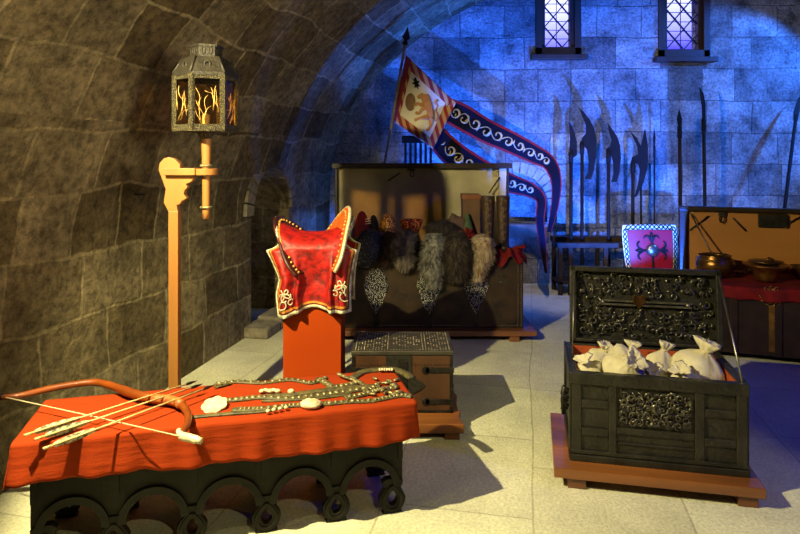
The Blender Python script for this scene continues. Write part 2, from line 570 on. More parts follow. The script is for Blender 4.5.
def wall_uv(o, fn):
    me = o.data
    uvl = me.uv_layers[0] if me.uv_layers else me.uv_layers.new(name='UVMap')
    for p in me.polygons:
        p.use_smooth = False
        for li in p.loop_indices:
            uvl.data[li].uv = fn(me.vertices[me.loops[li].vertex_index].co, p.normal)


along = V((SH, 1, 0)).normalized(); perp = V((-1, SH, 0)).normalized()
NC = V((shift(6.35), 6.35, 0))
NR, NS = 0.47, 1.12       # niche half width and springing height
poly = [(-NR, -0.1), (NR, -0.1)] + [(NR * math.cos(PI * i / 16), NS + NR * math.sin(PI * i / 16)) for i in range(17)]
ct = MB().prism(poly, NC - perp * 0.3, along, V((0, 0, 1)), perp * 0.8).build('cutter', M['vault'])
boolean_cut(wall_left, ct)
wall_uv(wall_left, lambda c, nn: (c.dot(along) + c.dot(perp) * 0.9, c.z + 0.03))

mb = MB()
rng = random.Random(4)
for i in range(15):
    a0 = PI * i / 15 + .012; a1 = PI * (i + 1) / 15 - .012
    mb.ring(NC + V((0, 0, NS)) - perp * (0.035 + .012 * rng.random()), (NR + .17, NR + .17), (NR + .005, NR + .005), along, V((0, 0, 1)), perp * 0.1, 3, a0, a1)
struct(mb.build('trim_1', M['voussoir'], bevel=.008))
mb = MB()
for i, (a, b, h) in enumerate([(-.62, -.3, .1), (-.28, .1, .12), (.12, .5, .09)]):
    o = NC + along * a
    mb.bar(NC + along * a - perp * 0.1 + V((0, 0, h / 2)), NC + along * b - perp * 0.1 + V((0, 0, h / 2)), 0.26, h)
struct(mb.build('trim_2', M['voussoir'], bevel=.02))

# right wall, wall behind the photographer
mb = MB()
mb.add([(shift(Y) + 2 * EA, Y, z) for Y in (-3.2, 8.7) for z in (0, 1.2)], [(0, 1, 3, 2)], False, [(Y, z) for Y in (-3.2, 8.7) for z in (0, 1.2)])
struct(mb.build('wall_right', M['vault'], recalc=False))
mb = MB()
mb.add([(-5, -3.1, 0), (7, -3.1, 0), (7, -3.1, 4.4), (-5, -3.1, 4.4)], [(0, 1, 2, 3)], False, [(-5, 0), (7, 0), (7, 4.4), (-5, 4.4)])
struct(mb.build('wall_front', M['vault'], recalc=False))

# back wall with two windows and the blind arch
mb = MB().box(-3.0, 9.5, YB, YB + 0.5, -0.05, 4.9)
wall_back = struct(mb.build('wall_back', M['backstone']))
WINS = [(1.79, 2.39, 3.02, 3.92), (3.41, 4.09, 2.99, 3.94)]
for x0, x1, z0, z1 in WINS:
    boolean_cut(wall_back, MB().box(x0, x1, YB - .2, YB + .9, z0, z1).build('cutter', M['backstone']))
AC = V((1.53, YB, 1.03))
poly = [(-.42, -.22), (.42, -.22)] + [(.42 * math.cos(PI * i / 16), .42 * math.sin(PI * i / 16)) for i in range(17)]
boolean_cut(wall_back, MB().prism(poly, AC - V((0, .2, 0)), V((1, 0, 0)), V((0, 0, 1)), V((0, .34, 0))).build('cutter', M['backstone']))
wall_uv(wall_back, lambda c, nn: (c.x + (c.y - YB) + .15, c.z + .1))
mb = MB()
for i in range(15):
    a0 = PI * i / 15 + .015; a1 = PI * (i + 1) / 15 - .015
    mb.ring(AC - V((0, .02, 0)), (.58, .58), (.425, .425), V((1, 0, 0)), V((0, 0, 1)), V((0, .06, 0)), 3, a0, a1)
struct(mb.build('trim_3', mat('arch_brick', srgb(150, 150, 150), srgb(110, 110, 112), 12, 0.9, 0, 0.5, 30), bevel=.006))
mb = MB().box(.95, 1.93, YB - .14, YB + .05, .62, .80)
struct(mb.build('trim_4', M['ledge'], bevel=.01))

# floor
mb = MB()
fx = [-5 + 15 * i / 30 for i in range(31)]; fy = [-3.2 + 11.9 * i / 24 for i in range(25)]
c, s_ = math.cos(R(-12)), math.sin(R(-12))
vs = [(x, y, 0) for x in fx for y in fy]
uv = [(y * c - x * s_, -(x * c + y * s_)) for x, y, z in vs]
fs = [(i * 25 + j, (i + 1) * 25 + j, (i + 1) * 25 + j + 1, i * 25 + j + 1) for i in range(30) for j in range(24)]
mb.add(vs, fs, False, uv)
struct(mb.build('floor', M['floor'], recalc=False))

# windows
for k, (x0, x1, z0, z1) in enumerate(WINS):
    fr = MB()
    d0, d1 = YB - .03, YB + .12
    t = .085
    fr.box(x0, x0 + t, d0, d1, z0, z1).box(x1 - t, x1, d0, d1, z0, z1).box(x0, x1, d0, d1, z0, z0 + .1).box(x0, x1, d0, d1, z1 - t, z1)
    t2 = .135
    fr.box(x0 + t, x0 + t2, d0 + .05, d1, z0 + .1, z1 - t).box(x1 - t2, x1 - t, d0 + .05, d1, z0 + .1, z1 - t).box(x0 + t2, x1 - t2, d0 + .05, d1, z0 + .09, z0 + .115)
    win = struct(fr.build('window_%d' % (k + 1), M['winwood'], bevel=.006))
    gx0, gx1, gz0, gz1 = x0 + t2, x1 - t2, z0 + .115, z1 - t
    MB().box(gx0, gx1, YB + .075, YB + .08, gz0, gz1).build('pane', M['winglass'], win)
    lt = MB()
    W_ = gx1 - gx0; H_ = gz1 - gz0
    for i in range(-4, 8):
        for sg in (1, -1):
            # diagonal came clipped to the pane
            slope = 1.15 * sg
            pts = []
            zc = gz0 + i * .27
            for q in range(41):
                x = gx0 + W_ * q / 40
                z = zc + slope * (x - gx0) + (.27 if sg < 0 else 0)
                if gz0 <= z <= gz1: pts.append((x, YB + .066, z))
            if len(pts) > 1: lt.bar(pts[0], pts[-1], .028, .014)
    lt.box((gx0 + gx1) / 2 - .004, (gx0 + gx1) / 2 + .004, YB + .085, YB + .095, gz0, gz1)
    for q in range(1, 6):
        z = gz0 + H_ * q / 6
        lt.box(gx0, gx1, YB + .085, YB + .095, z - .004, z + .004)
    lt.build('lattice', M['lead'], win)
    MB().box(x0 - .07, x1 + .06, YB - .13, YB + .04, z0 - .07, z0 - .005).build('window_sill', M['winwood'], win, bevel=.006)

# ------------------------------------------------------------------ low arcaded table
TA = R(14.6); TL, TD, TH = 1.70, 0.47, 0.525
tab = thing('low_table', 'long low dark wooden table with carved round arches along its front', 'table', (-1.568, 2.50, 0), TA)
FI = .055
MB().box(.03, TL - .03, .03, TD - .03, TH - .035, TH).build('tabletop', M['darkwood'], tab, bevel=.004)
bays = 5; BL = TL - 2 * FI; bw = BL / bays
ri, ro, zc = .112, .145, .125


def arcade(name, y0, y1, front):
    mb = MB()
    # spandrel board, cut out by the arches
    N_ = 24
    for b in range(bays):
        xb = FI + b * bw
        cx = xb + bw / 2
        xs = [xb] + [cx - ri * math.cos(PI * i / N_) for i in range(N_ + 1)] + [xb + bw]
        zs = [zc] + [zc + ri * math.sin(PI * i / N_) for i in range(N_ + 1)] + [zc]
        for i in range(len(xs) - 1):
            if xs[i + 1] - xs[i] < 1e-6: continue
            a = (xs[i], zs[i]); c_ = (xs[i + 1], zs[i + 1])
            mb.prism([a, c_, (c_[0], TH - .035), (a[0], TH - .035)], (0, y0, 0), (1, 0, 0), (0, 0, 1), (0, y1 - y0, 0))
        for dy in ((-.014,) if front else (y1 - y0 - .004,)):
            mb.ring((cx, y0 + dy, zc), (ro, ro), (ri, ri), (1, 0, 0), (0, 0, 1), (0, .018, 0), 28, 0, PI)
    for b in range(bays + 1):
        x = FI + b * bw
        hw = .022
        mb.box(max(x - hw, FI), min(x + hw, FI + BL), y0 - .008, y1, zc + .13, TH - .035)
    return mb.build(name, M['darkwood'], tab, bevel=.003)


arcade('arcade_panel', .05, .072, True)
arcade('arcade_panel', TD - .072, TD - .05, False)
MB().box(FI, FI + .022, .07, TD - .07, .1, TH - .035).build('end_panel', M['darkwood'], tab, bevel=.003)
MB().box(TL - FI - .022, TL - FI, .07, TD - .07, .1, TH - .035).build('end_panel', M['darkwood'], tab, bevel=.003)
for y0 in (.04, TD - .078):
    for b in range(bays + 1):
        x = min(max(FI + b * bw, FI + .05), TL - FI - .05)
        mb = MB()
        mb.ring((x, y0, .072), (.064, .074), (.024, .034), (1, 0, 0), (0, 0, 1), (0, .038, 0), 28, pin=.45)
        mb.ring((x, y0 - .006, .072), (.053, .063), (.037, .049), (1, 0, 0), (0, 0, 1), (0, .02, 0), 28, pin=.45)
        mb.prism([(-.045, .125), (.045, .125), (.052, .15), (.03, .165), (-.03, .165), (-.052, .15)], (x, y0, 0), (1, 0, 0), (0, 0, 1), (0, .038, 0))
        mb.prism([(-.05, 0), (.05, 0), (.035, .022), (-.035, .022)], (x, y0, 0), (1, 0, 0), (0, 0, 1), (0, .038, 0))
        mb.build('leg', M['darkwood'], tab, bevel=.003)

# table cloth
HANG = .165


def cloth_fn(u, v):
    x = -HANG + (TL + 2 * HANG) * u; y = -HANG + (TD + 2 * HANG) * v
    ox = max(-x, 0, x - TL); oy = max(-y, 0, y - TD)
    sx = -1 if x < 0 else 1; sy = -1 if y < 0 else 1
    cx = min(max(x, 0), TL); cy = min(max(y, 0), TD)
    o = max(ox, oy)
    z = TH + .006 - o
    k = o / HANG
    w1 = .010 * math.sin(cx * 21 + .5) + .008 * math.sin(cx * 47) + .006 * math.sin(cx * 9 + 2)
    w2 = .012 * math.sin(cy * 26 + 1)
    outx = sx * k * (.010 + w2 * .6) if ox > 0 else 0
    outy = sy * k * (.022 + w1) if oy > 0 else 0
    if ox > 0 and oy > 0:   # corner fold
        m_ = min(ox, oy) / HANG
        outy *= 1 + m_ * .3
    zz = .008 * math.sin(cx * 3.1 + 1.0) * k + .003 * math.sin(cx * 16) * k
    if o > 0 and o < .03: z += .004
    z += zz
    if o == 0: z += .0012 * noise.noise(V((x * 9, y * 12, 0)))
    return V((cx + outx, cy + outy, z))


def cloth_mat():
    m, nt, b = newmat('orange_red_cloth')
    N = nt.nodes.new; L = nt.links.new
    tc = N('ShaderNodeTexCoord')
    n = N('ShaderNodeTexNoise'); n.inputs['Scale'].default_value = 5; n.inputs['Detail'].default_value = 5
    mp = N('ShaderNodeMapping'); mp.inputs['Scale'].default_value = (.6, 3, 6)
    L(tc.outputs['Object'], mp.inputs[0]); L(mp.outputs[0], n.inputs['Vector'])
    r = N('ShaderNodeValToRGB'); r.color_ramp.elements[0].color = srgb(128, 40, 5); r.color_ramp.elements[1].color = srgb(142, 47, 7)
    L(n.outputs['Fac'], r.inputs[0]); L(r.outputs[0], b.inputs['Base Color'])
    wv = N('ShaderNodeTexNoise'); wv.inputs['Scale'].default_value = 160; L(tc.outputs['Object'], wv.inputs['Vector'])
    ad = N('ShaderNodeMath'); ad.operation = 'MULTIPLY_ADD'; L(wv.outputs['Fac'], ad.inputs[0]); ad.inputs[1].default_value = .12; L(n.outputs['Fac'], ad.inputs[2])
    bp = N('ShaderNodeBump'); bp.inputs['Strength'].default_value = .5; bp.inputs['Distance'].default_value = .012
    L(ad.outputs[0], bp.inputs['Height']); L(bp.outputs[0], b.inputs['Normal'])
    b.inputs['Roughness'].default_value = .9; b.inputs['Specular IOR Level'].default_value = .15
    return m


cl = MB().grid(cloth_fn, 150, 60).build('tablecloth', cloth_mat(), solid=.004)
cl.location = (-1.568, 2.50, 0); cl.rotation_euler = (0, 0, TA)
tag(cl, 'orange-red cloth spread over the low arcaded table', 'tablecloth')
ZT = TH + .012


# bow
bp_ = [(0, 397), (18, 396), (54, 388), (91, 382.5), (109, 385), (131, 393), (149, 398), (174, 401), (186, 410), (188, 422), (181, 434)]
bz = ZT + .03
pts = catmull([P(a, b, z=bz) for a, b in bp_], 6)
bow = thing('recurve_bow', 'strung orange-red recurve bow with bone tip on the left of the orange cloth', 'bow', (0, 0, 0))
n = len(pts)
rr = [.0135 + .005 * math.sin(PI * i / n) + (.004 if .45 < i / n < .6 else 0) for i in range(n)]
MB().tube(pts, rr, 10).build('limbs', M['bowwood'], bow)
g0, g1 = int(n * .62), int(n * .76)
MB().tube([p for p in pts[g0:g1]], .022, 10).build('grip', mat('bow_grip', srgb(170, 100, 40), srgb(110, 55, 20), 60, .5), bow)
MB().tube([P(-16, 399, z=bz), P(-6, 397.5, z=bz), P(2, 397, z=bz), P(14, 396, z=bz)], [.007, .013, .016, .013], 8).build('tip', M['nearblack'], bow)
MB().tube(catmull([P(179, 431, z=bz), P(182, 436, z=bz), P(190, 438, z=bz), P(201, 441, z=bz)], 4), [.013] * 4 + [.017] * 5 + [.016] * 2 + [.013] * 2, 8).build('tip', M['bone'], bow)
MB().tube([P(6, 397.5, z=bz + .008), P(100, 418, z=bz + .004), P(183, 437, z=bz + .005)], .0028, 6).build('bowstring', M['string'], bow)

arr = [((24, 435.5), (187, 384), 'farthest of three arrows, its fletching nearest the back of the orange table'),
       ((34.5, 439.5), (192, 387.5), 'middle one of three arrows lying across the bow, between the other two'),
       ((43, 449), (204, 389), 'nearest of three arrows, its fletching jutting over the cloth edge')]
for i, (a, b, lab) in enumerate(arr):
    a = P(*a, z=bz + .018); b = P(*b, z=bz + .018)
    t = thing('arrow', lab, 'arrow', tuple(a), 0, 'arrows lying across the bow')
    d = (b - a); Ln = d.length; d.normalize()
    MB().tube([V((0, 0, 0)), d * Ln], .0042, 8).build('shaft', M['arrowwood'], t)
    side = d.cross(V((0, 0, 1))).normalized()
    for q in range(3):
        an = 2 * PI * q / 3 + .4
        up = side * math.cos(an) + V((0, 0, 1)) * math.sin(an)
        mb = MB()
        poly = [(.035, .003), (.05, .012), (.10, .017), (.16, .016), (.20, .010), (.225, .003)]
        mb.prism(poly, -side.cross(d) * 0, d, up, side.cross(up).normalized() * .0015 if abs(side.dot(up)) < .99 else V((0, 0, .0015)))
        mb.build('fletching', M['feather'], t)
    MB().tube([d * .0, d * .03], .006, 8).build('nock', M['arrowwood'], t)
    MB().tube([d * (Ln - .01), d * Ln, d * (Ln + .02), d * (Ln + .06)], [.004, .007, .008, .0008], 4).build('arrowhead', M['iron'], t)


# belts and straps on the right half of the cloth
def belt(label, path, w=.02, segs=True, z=ZT, m1='strap', m2='bonestrap', pitch=.022, name='belt', cat='belt', thick=.008):
    t = thing(name, label, cat, (0, 0, 0), 0, 'belts and straps laid on the orange cloth')
    w *= 1.45
    pts = catmull([P(a, b, z=z + (.0 if len(q) == 0 else q[0])) for a, b, *q in path], 8)
    mb = MB()
    mb.tube(pts, w / 2, 8, flat=(1, 1, .45))
    mb.build('strap', M[m1], t)
    if segs:
        mb = MB(); acc = 0
        for i in range(1, len(pts)):
            acc += (pts[i] - pts[i - 1]).length
            if acc >= pitch:
                acc = 0
                d = (pts[i] - pts[i - 1]).normalized()
                a = pts[i] + V((0, 0, thick * .6))
                k = random.uniform(.7, 1.1)
                sd = d.cross(V((0, 0, 1))).normalized()
                mb.blob(a, (w * .36 * k, w * .42, .009), 8, 5, rot=Matrix.Rotation(math.atan2(d.y, d.x) + random.uniform(-.5, .5), 3, 'Z'))
        mb.build('plates', M[m2], t)
    return t


b1 = belt('braided belt with pale plates along the back left of the orange cloth', [(214, 386), (235, 382), (262, 383), (290, 380), (312, 383), (326, 378)], .022)
MB().blob(P(219, 384, z=ZT + .012), (.02, .012, .012), 10, 6, .4, 3).build('buckle', M['bonestrap'], b1)
MB().tube([P(214, 388, z=ZT + .004), P(220, 386, z=ZT + .006), P(231, 384, z=ZT)], [.004, .009, .008], 6, flat=(1, 1, .4)).build('tongue', M['strap'], b1)
b2 = belt('knotted strap with pale plates crossing the back of the orange cloth, beside the pedestal', [(318, 379), (326, 383), (333, 387), (345, 386), (356, 383)], .03)
MB().tube(catmull([P(338, 373.5, z=ZT + .02), P(348, 378, z=ZT + .012), P(358, 381, z=ZT + .01), P(368, 388, z=ZT)], 5), .012, 8, flat=(1, 1, .6)).build('loop', M['bonestrap'], b2)
b3 = belt('green leather strap ending in a small carved bone buckle at mid table', [(263, 397), (290, 395), (320, 391), (350, 388), (380, 386)], .03, False)
mb = MB()
for q in range(5): mb.blob(P(262 + q * 4, 391 - (q % 2) * .7, z=ZT + .01), (.015, .011, .010), 10, 6, .3, 4, seed=q)
mb.build('buckle', M['bone'], b3)
MB().blob(P(291, 391.5, z=ZT + .014), (.017, .013, .013), 10, 8).build('bead', M['bone'], b3)
b4 = belt('broad strap ending in a large lobed white bone plaque on the left', [(224, 401), (245, 399), (262, 397.5), (290, 399), (315, 396), (340, 393), (365, 389)], .027)
mb = MB()
cc = P(214.5, 406, z=ZT + .006)
poly = []
for q in range(48):
    a = 2 * PI * q / 48
    r_ = 1 + .16 * abs(math.sin(a * 3.5))
    poly.append((.052 * r_ * math.cos(a), .048 * r_ * math.sin(a)))
mb.prism(poly, cc, (math.cos(TA), math.sin(TA), .1), (-math.sin(TA), math.cos(TA), .28), (0, 0, .01))
mb.build('plaque', M['bone'], b4, bevel=.003)
b5 = belt('strap with a raised white oval shell clasp near the front edge of the cloth', [(232, 410), (262, 409), (290, 406), (326, 404), (350, 402), (372, 401), (400, 396), (412, 397)], .024, pitch=.016)
mb = MB(); mb.blob(P(311, 404, z=ZT + .014), (.05, .038, .022), 24, 12, .15, 5)
mb.build('clasp', M['bone'], b5)
MB().blob(P(311, 399.5, z=ZT + .03), (.012, .01, .006), 10, 6).build('stud', M['brass'], b5)
b6 = belt('plain dark strap nearest the front edge, left of the others', [(194, 417), (215, 415), (240, 413), (266, 411), (276, 408)], .02, False)
mb = MB()
for q in range(4): mb.blob(P(268 + q * 6, 411 - q * 1.2, z=ZT + .012), (.011, .011, .009), 8, 6)
mb.build('plates', M['bone'], b6)
b7 = belt('curved pale studded band at the back right corner of the cloth', [(352, 379), (362, 372.5), (375, 370.3), (390, 369.5), (402, 372), (412, 378)], .036, False)
mb = MB()
for q in range(6): mb.blob(P(380 + q * 2.4, 369.5, z=ZT + .014), (.008, .014, .008), 8, 5, .3, 5, seed=q)
mb.build('plates', M['bone'], b7)
b8 = belt('thin twin cords running to the right end of the cloth near its front', [(372, 402), (385, 399), (400, 393), (412, 395)], .012, False)
b9 = belt('strap with leafy metal mounts heaped at the right of the cloth', [(345, 398), (362, 395), (380, 390), (396, 388)], .028)
mb = MB()
rng = random.Random(3)
for q in range(26):
    c_ = P(rng.uniform(364, 401), rng.uniform(378, 394), z=ZT + .008)
    a = rng.uniform(0, 6.28)
    mb.blob(c_, (.022, .009, .008), 8, 5, .3, 5, rot=Matrix.Rotation(a, 3, 'Z'), seed=q)
mb.build('mounts', M['bonestrap'], b9)
b10 = belt('short broad olive strap lying behind the shell clasp', [(262, 401), (290, 400), (320, 398), (352, 394)], .014, False)

# ------------------------------------------------------------------ lantern and its stand
LX, LY = -1.272, 3.5
s3 = 3.5 / 620


def lp(px, py): return ((px - 172.5) * s3, CZ - (py - 155) * s3)


st = thing('lantern_stand', 'tall pale pine post with a scrolled bracket, behind the orange table', 'stand', (LX, LY, 0))
outl = [lp(*q) for q in [(168, 212), (163, 202), (165, 189), (161, 178), (158, 170), (159, 163), (163, 158.5), (168, 157), (174, 159), (179, 164), (180, 170), (191, 175), (193, 178), (190, 182), (185, 184), (187, 187), (184, 190), (183, 194), (186, 198), (181, 201), (179, 204), (176, 205), (177.5, 212)]]
MB().prism(outl, (0, -.025, 0), (1, 0, 0), (0, 0, 1), (0, .05, 0)).build('scroll_bracket', M['pine'], st, bevel=.004)
MB().box(-.026, .028, -.027, .027, 0, lp(0, 211)[1]).build('post', M['pine'], st, bevel=.003)
hx = (204 - 172.5) * s3
mb = MB().box(-.045, hx - .045, -.06, .02, lp(0, 175)[1], lp(0, 168)[1])
mb.ring((hx, 0, lp(0, 175)[1]), (.065, .065), (.032, .032), (1, 0, 0), (0, 1, 0), (0, 0, .036), 24)
mb.build('arm', M['pine'], st, bevel=.003)
mb = MB().box(-.2, .2, -.03, .03, 0, .05).box(-.03, .03, -.2, .2, 0, .05)
mb.build('cross_foot', M['pine'], st, bevel=.004)

HXW = LX + hx
zb, zg, zr, zt = 1.7 - (131 - 155) * s3, 1.7 - (77 - 155) * s3, 1.7 - (59 - 155) * s3, 1.7 - (46 - 155) * s3
la = thing('procession_lantern', 'six-sided pierced metal lantern with glass panes on a wooden handle', 'lantern', (HXW, LY, 1.34))
z0 = 1.34
LR = .168


def hexp(r, k, z): return V((r * math.cos(R(20 + 60 * k)), r * math.sin(R(20 + 60 * k)), z - z0))


MB().lathe([(.019, 0), (.021, .05), (.022, .2), (.024, .33), (.027, .44), (.03, .5)], 16, (0, 0, 0)).build('handle', M['pine'], la)
mb = MB()
for z in (.065, .30):
    MB().tube([V((.027 * math.cos(t), .027 * math.sin(t), z)) for t in [2 * PI * i / 20 for i in range(20)]], .008, 8, True).build('collar', M['bonestrap'], la)

mb = MB()
n6 = [hexp(LR + .012, k, zb - .006) for k in range(6)]; m6 = [hexp(LR + .012, k, zb + .014) for k in range(6)]
mb.add(n6 + m6, [(5, 4, 3, 2, 1, 0), (6, 7, 8, 9, 10, 11)] + [(k, (k + 1) % 6, (k + 1) % 6 + 6, k + 6) for k in range(6)])
mb.lathe([(.03, zb - .045 - z0), (.045, zb - .02 - z0), (.06, zb - z0)], 16)
mb.build('base_plate', M['goldspeckle'], la, bevel=.003)
mb = MB()
for k in range(6):
    mb.bar(hexp(LR, k, zb), hexp(LR, k, zg), .024, .024)
    for z, h in ((zb + .02, .026), (zg - .012, .026)):
        mb.bar(hexp(LR, k, z), hexp(LR, k + 1, z), .014, h)
    for f in (.075, .925):
        a = hexp(LR, k, zb).lerp(hexp(LR, k + 1, zb), f); b_ = hexp(LR, k, zg).lerp(hexp(LR, k + 1, zg), f)
        mb.bar(a, b_, .012, .014)
mb.build('frame', M['goldspeckle'], la, bevel=.002)
for k in range(6):
    a = hexp(LR - .006, k, zb + .02); b_ = hexp(LR - .006, k + 1, zb + .02); c_ = hexp(LR - .006, k + 1, zg); d_ = hexp(LR - .006, k, zg)
    pane = MB().add([a, b_, c_, d_], [(0, 1, 2, 3)]).build('pane', M['lampglass'], la)
    # scratched branching lines in the pane
    if k in (3, 4, 5):
        mb = MB(); rg = random.Random(k * 5 + 1)
        nn = ((b_ - a).cross(d_ - a)).normalized() * .003
        if nn.dot(a) < 0: nn = -nn
        for q in range(10):
            u0, v0 = rg.uniform(.15, .85), rg.uniform(.05, .5); ang = rg.uniform(.5, 2.6); pp = []
            for s in range(6):
                pp.append(a + (b_ - a) * min(max(u0, .1), .9) + (d_ - a) * min(max(v0, .05), .9) + nn)
                ang += rg.uniform(-.7, .7); u0 += .11 * math.cos(ang); v0 += .09 * math.sin(ang)
            mb.tube(pp, .0014, 5)
        mb.build('vein_lines', M['gold'], la)
MB().lathe([(.02, zb + .01 - z0), (.022, zb + .09 - z0), (.004, zb + .1 - z0)], 12).build('candle', M['bone'], la)
mb = MB()
lev = [(LR + .012, zg - .004), (LR + .008, zg + .012), (.12, zr), (.085, zr + .002)]
for i in range(len(lev) - 1):
    for k in range(6):
        mb.add([hexp(lev[i][0], k, lev[i][1]), hexp(lev[i][0], k + 1, lev[i][1]), hexp(lev[i + 1][0], k + 1, lev[i + 1][1]), hexp(lev[i + 1][0], k, lev[i + 1][1])], [(0, 1, 2, 3)])
for k in range(6):
    mb.tube([hexp(LR + .01, k, zg + .01), hexp(.122, k, zr)], .007, 6)
    c_ = (hexp(LR, k, zg + .01) + hexp(LR, k + 1, zg + .01) + hexp(.12, k, zr) + hexp(.12, k + 1, zr)) / 4
    mb.tube([c_ + V((.016 * math.cos(t) * -math.sin(R(50 + 60 * k)), .016 * math.cos(t) * math.cos(R(50 + 60 * k)), .016 * math.sin(t))) + V((math.cos(R(50 + 60 * k)), math.sin(R(50 + 60 * k)), 0)) * .008 for t in [2 * PI * i / 12 for i in range(12)]], .004, 6, True)
mb.build('roof', M['lamproof'], la)
mb = MB()
for k in range(6):
    mb.add([hexp(.088, k, zr), hexp(.088, k + 1, zr), hexp(.088, k + 1, zt - .01), hexp(.088, k, zt - .01)], [(0, 1, 2, 3)])
    mb.bar(hexp(.09, k, zt - .008), hexp(.09, k + 1, zt - .008), .014, .012)
    mb.bar(hexp(.09, k, zr + .004), hexp(.09, k + 1, zr + .004), .012, .012)
    for f in (.3, .7):
        c_ = hexp(.09, k, (zr + zt) / 2).lerp(hexp(.09, k + 1, (zr + zt) / 2), f)
        mb.tube([c_ + V((.010 * math.cos(t) * -math.sin(R(50 + 60 * k)), .010 * math.cos(t) * math.cos(R(50 + 60 * k)), .02 * math.sin(t))) for t in [2 * PI * i / 12 for i in range(12)]], .003, 5, True)
mb.add([hexp(.088, k, zt - .01) for k in range(6)], [(0, 1, 2, 3, 4, 5)])
mb.build('crown', M['lamproof'], la)

# iron hook in the wall
hp = P(122, 192, Y=4.22)
tag(MB().tube([P(118, 192.5, Y=4.36), P(122, 194, Y=4.2), P(135, 194.5, Y=4.12), P(146, 194.5, Y=4.08), P(147.5, 190, Y=4.06)], [.012, .010, .008, .007, .004], 8)
    .build('wall_hook', M['iron']), 'small rusty iron hook sticking out of the left stone wall', 'hook')

# ------------------------------------------------------------------ pedestal and saddle
tag(MB().box(-.1825, .1825, 0, .30, 0, 1.02).build('pedestal', M['orange'], bevel=.003), 'plain orange box pedestal under the red saddle', 'pedestal').location = (-.5535, 3.9, 0)


def saddle_mat():
    m, nt, b = newmat('embroidered_red_velvet')
    N = nt.nodes.new; L = nt.links.new
    tc = N('ShaderNodeTexCoord'); sp = N('ShaderNodeSeparateXYZ'); L(tc.outputs['UV'], sp.inputs[0])

    def mth(op, a, b_=None):
        k = N('ShaderNodeMath'); k.operation = op
        for i, q in enumerate((a, b_)):
            if q is None: continue
            if isinstance(q, (int, float)): k.inputs[i].default_value = q
            else: L(q, k.inputs[i])
        return k.outputs[0]
    u, v = sp.outputs['X'], sp.outputs['Y']
    du = mth('MULTIPLY', mth('MINIMUM', u, mth('SUBTRACT', 1.0, u)), .56)
    dv = mth('MULTIPLY', mth('MINIMUM', v, mth('SUBTRACT', 1.0, v)), .95)
    d = mth('MINIMUM', du, dv)
    r = N('ShaderNodeValToRGB'); r.color_ramp.interpolation = 'CONSTANT'
    e = r.color_ramp.elements
    e[0].position = 0; e[0].color = srgb(225, 215, 180)
    e[1].position = .012; e[1].color = srgb(90, 10, 8)
    for p_, c_ in ((.022, srgb(205, 130, 45)), (.034, srgb(158, 14, 6))):
        q = e.new(p_); q.color = c_
    L(d, r.inputs[0])
    n = N('ShaderNodeTexNoise'); n.inputs['Scale'].default_value = 26; n.inputs['Detail'].default_value = 9; L(tc.outputs['Object'], n.inputs['Vector'])
    r2 = N('ShaderNodeValToRGB'); r2.color_ramp.elements[0].position = .3; r2.color_ramp.elements[0].color = (.22, .18, .18, 1); r2.color_ramp.elements[1].position = .66; r2.color_ramp.elements[1].color = (1.2, 1.3, 1.3, 1)
    L(n.outputs['Fac'], r2.inputs[0])
    mx = N('ShaderNodeMix'); mx.data_type = 'RGBA'; mx.blend_type = 'MULTIPLY'; mx.inputs['Factor'].default_value = 1
    L(r.outputs[0], mx.inputs['A']); L(r2.outputs[0], mx.inputs['B']); L(mx.outputs['Result'], b.inputs['Base Color'])
    bp = N('ShaderNodeBump'); bp.inputs['Strength'].default_value = .6; bp.inputs['Distance'].default_value = .01
    L(n.outputs['Fac'], bp.inputs['Height']); L(bp.outputs[0], b.inputs['Normal'])
    b.inputs['Roughness'].default_value = .55
    return m


SX, SY = -.5535, 4.05
sd = thing('saddle', 'red velvet saddle with gold trim and raised ends on the orange pedestal', 'saddle', (SX, SY, 1.0))
SF = 3.83
rows = [(.0, 268, 352, 236), (.12, 272, 349, 241), (.25, 277, 345, 248), (.36, 264, 357, 252), (.5, 270, 354, 264), (.66, 277, 351, 280), (.8, 274, 350, 294), (1.0, 276, 350.5, 314)]


def lerp_rows(t):
    for a, b_ in zip(rows, rows[1:]):
        if t <= b_[0]:
            k = (t - a[0]) / (b_[0] - a[0])
            return [a[i] + (b_[i] - a[i]) * k for i in (1, 2, 3)]
    return list(rows[-1][1:])


def sadf(u, v):
    t = (v - .5) * 2
    sgn = -1 if t < 0 else 1; t = abs(t)
    l, r_, py = lerp_rows(t)
    px = l + (r_ - l) * u
    hem = (6 * max(0, (.35 - u) / .35) - 5 * math.exp(-((u - .5) / .2) ** 2)) * max(0, t - .6) / .4
    z = CZ - (py + hem - 155) * SF / 620
    x = (px - 400) * SF / 620 - SX
    y = .205 * (1 - (1 - min(1, t / .3)) ** 2.2)
    fold = 0
    if t > .3:
        for c0, wd, amp in ((.12, .07, .05), (.30, .03, .045), (.5, .16, -.035), (.73, .03, .05), (.9, .06, .03)):
            fold += amp * math.exp(-((u - c0) / wd) ** 2)
        kk = min(1, (t - .3) / .4); fold *= kk * kk * (3 - 2 * kk)
    edge = .05 * max(0, (abs(u - .5) - .3) / .2) ** 2 * (1 if t > .3 else t / .3)
    y = y + fold - edge
    if t < .3: z += .10 * (abs(u - .5) * 2) ** 2.4 * (1 - t / .3)
    return V((x, sgn * y, z - 1.0))


MB().grid(sadf, 64, 90).build('skirt', saddle_mat(), sd, solid=.006)
M['saddle_end'] = mat('shaded_red_saddle_end', srgb(70, 14, 8), srgb(28, 8, 6), 20, .5, 0, .4, 30)  # cantle red darkened in its colour to stand for the shade on it
M['saddle_gold'] = mat('orange_gold_leather', srgb(206, 92, 26), srgb(150, 48, 14), 30, .5, 0, .4, 50)


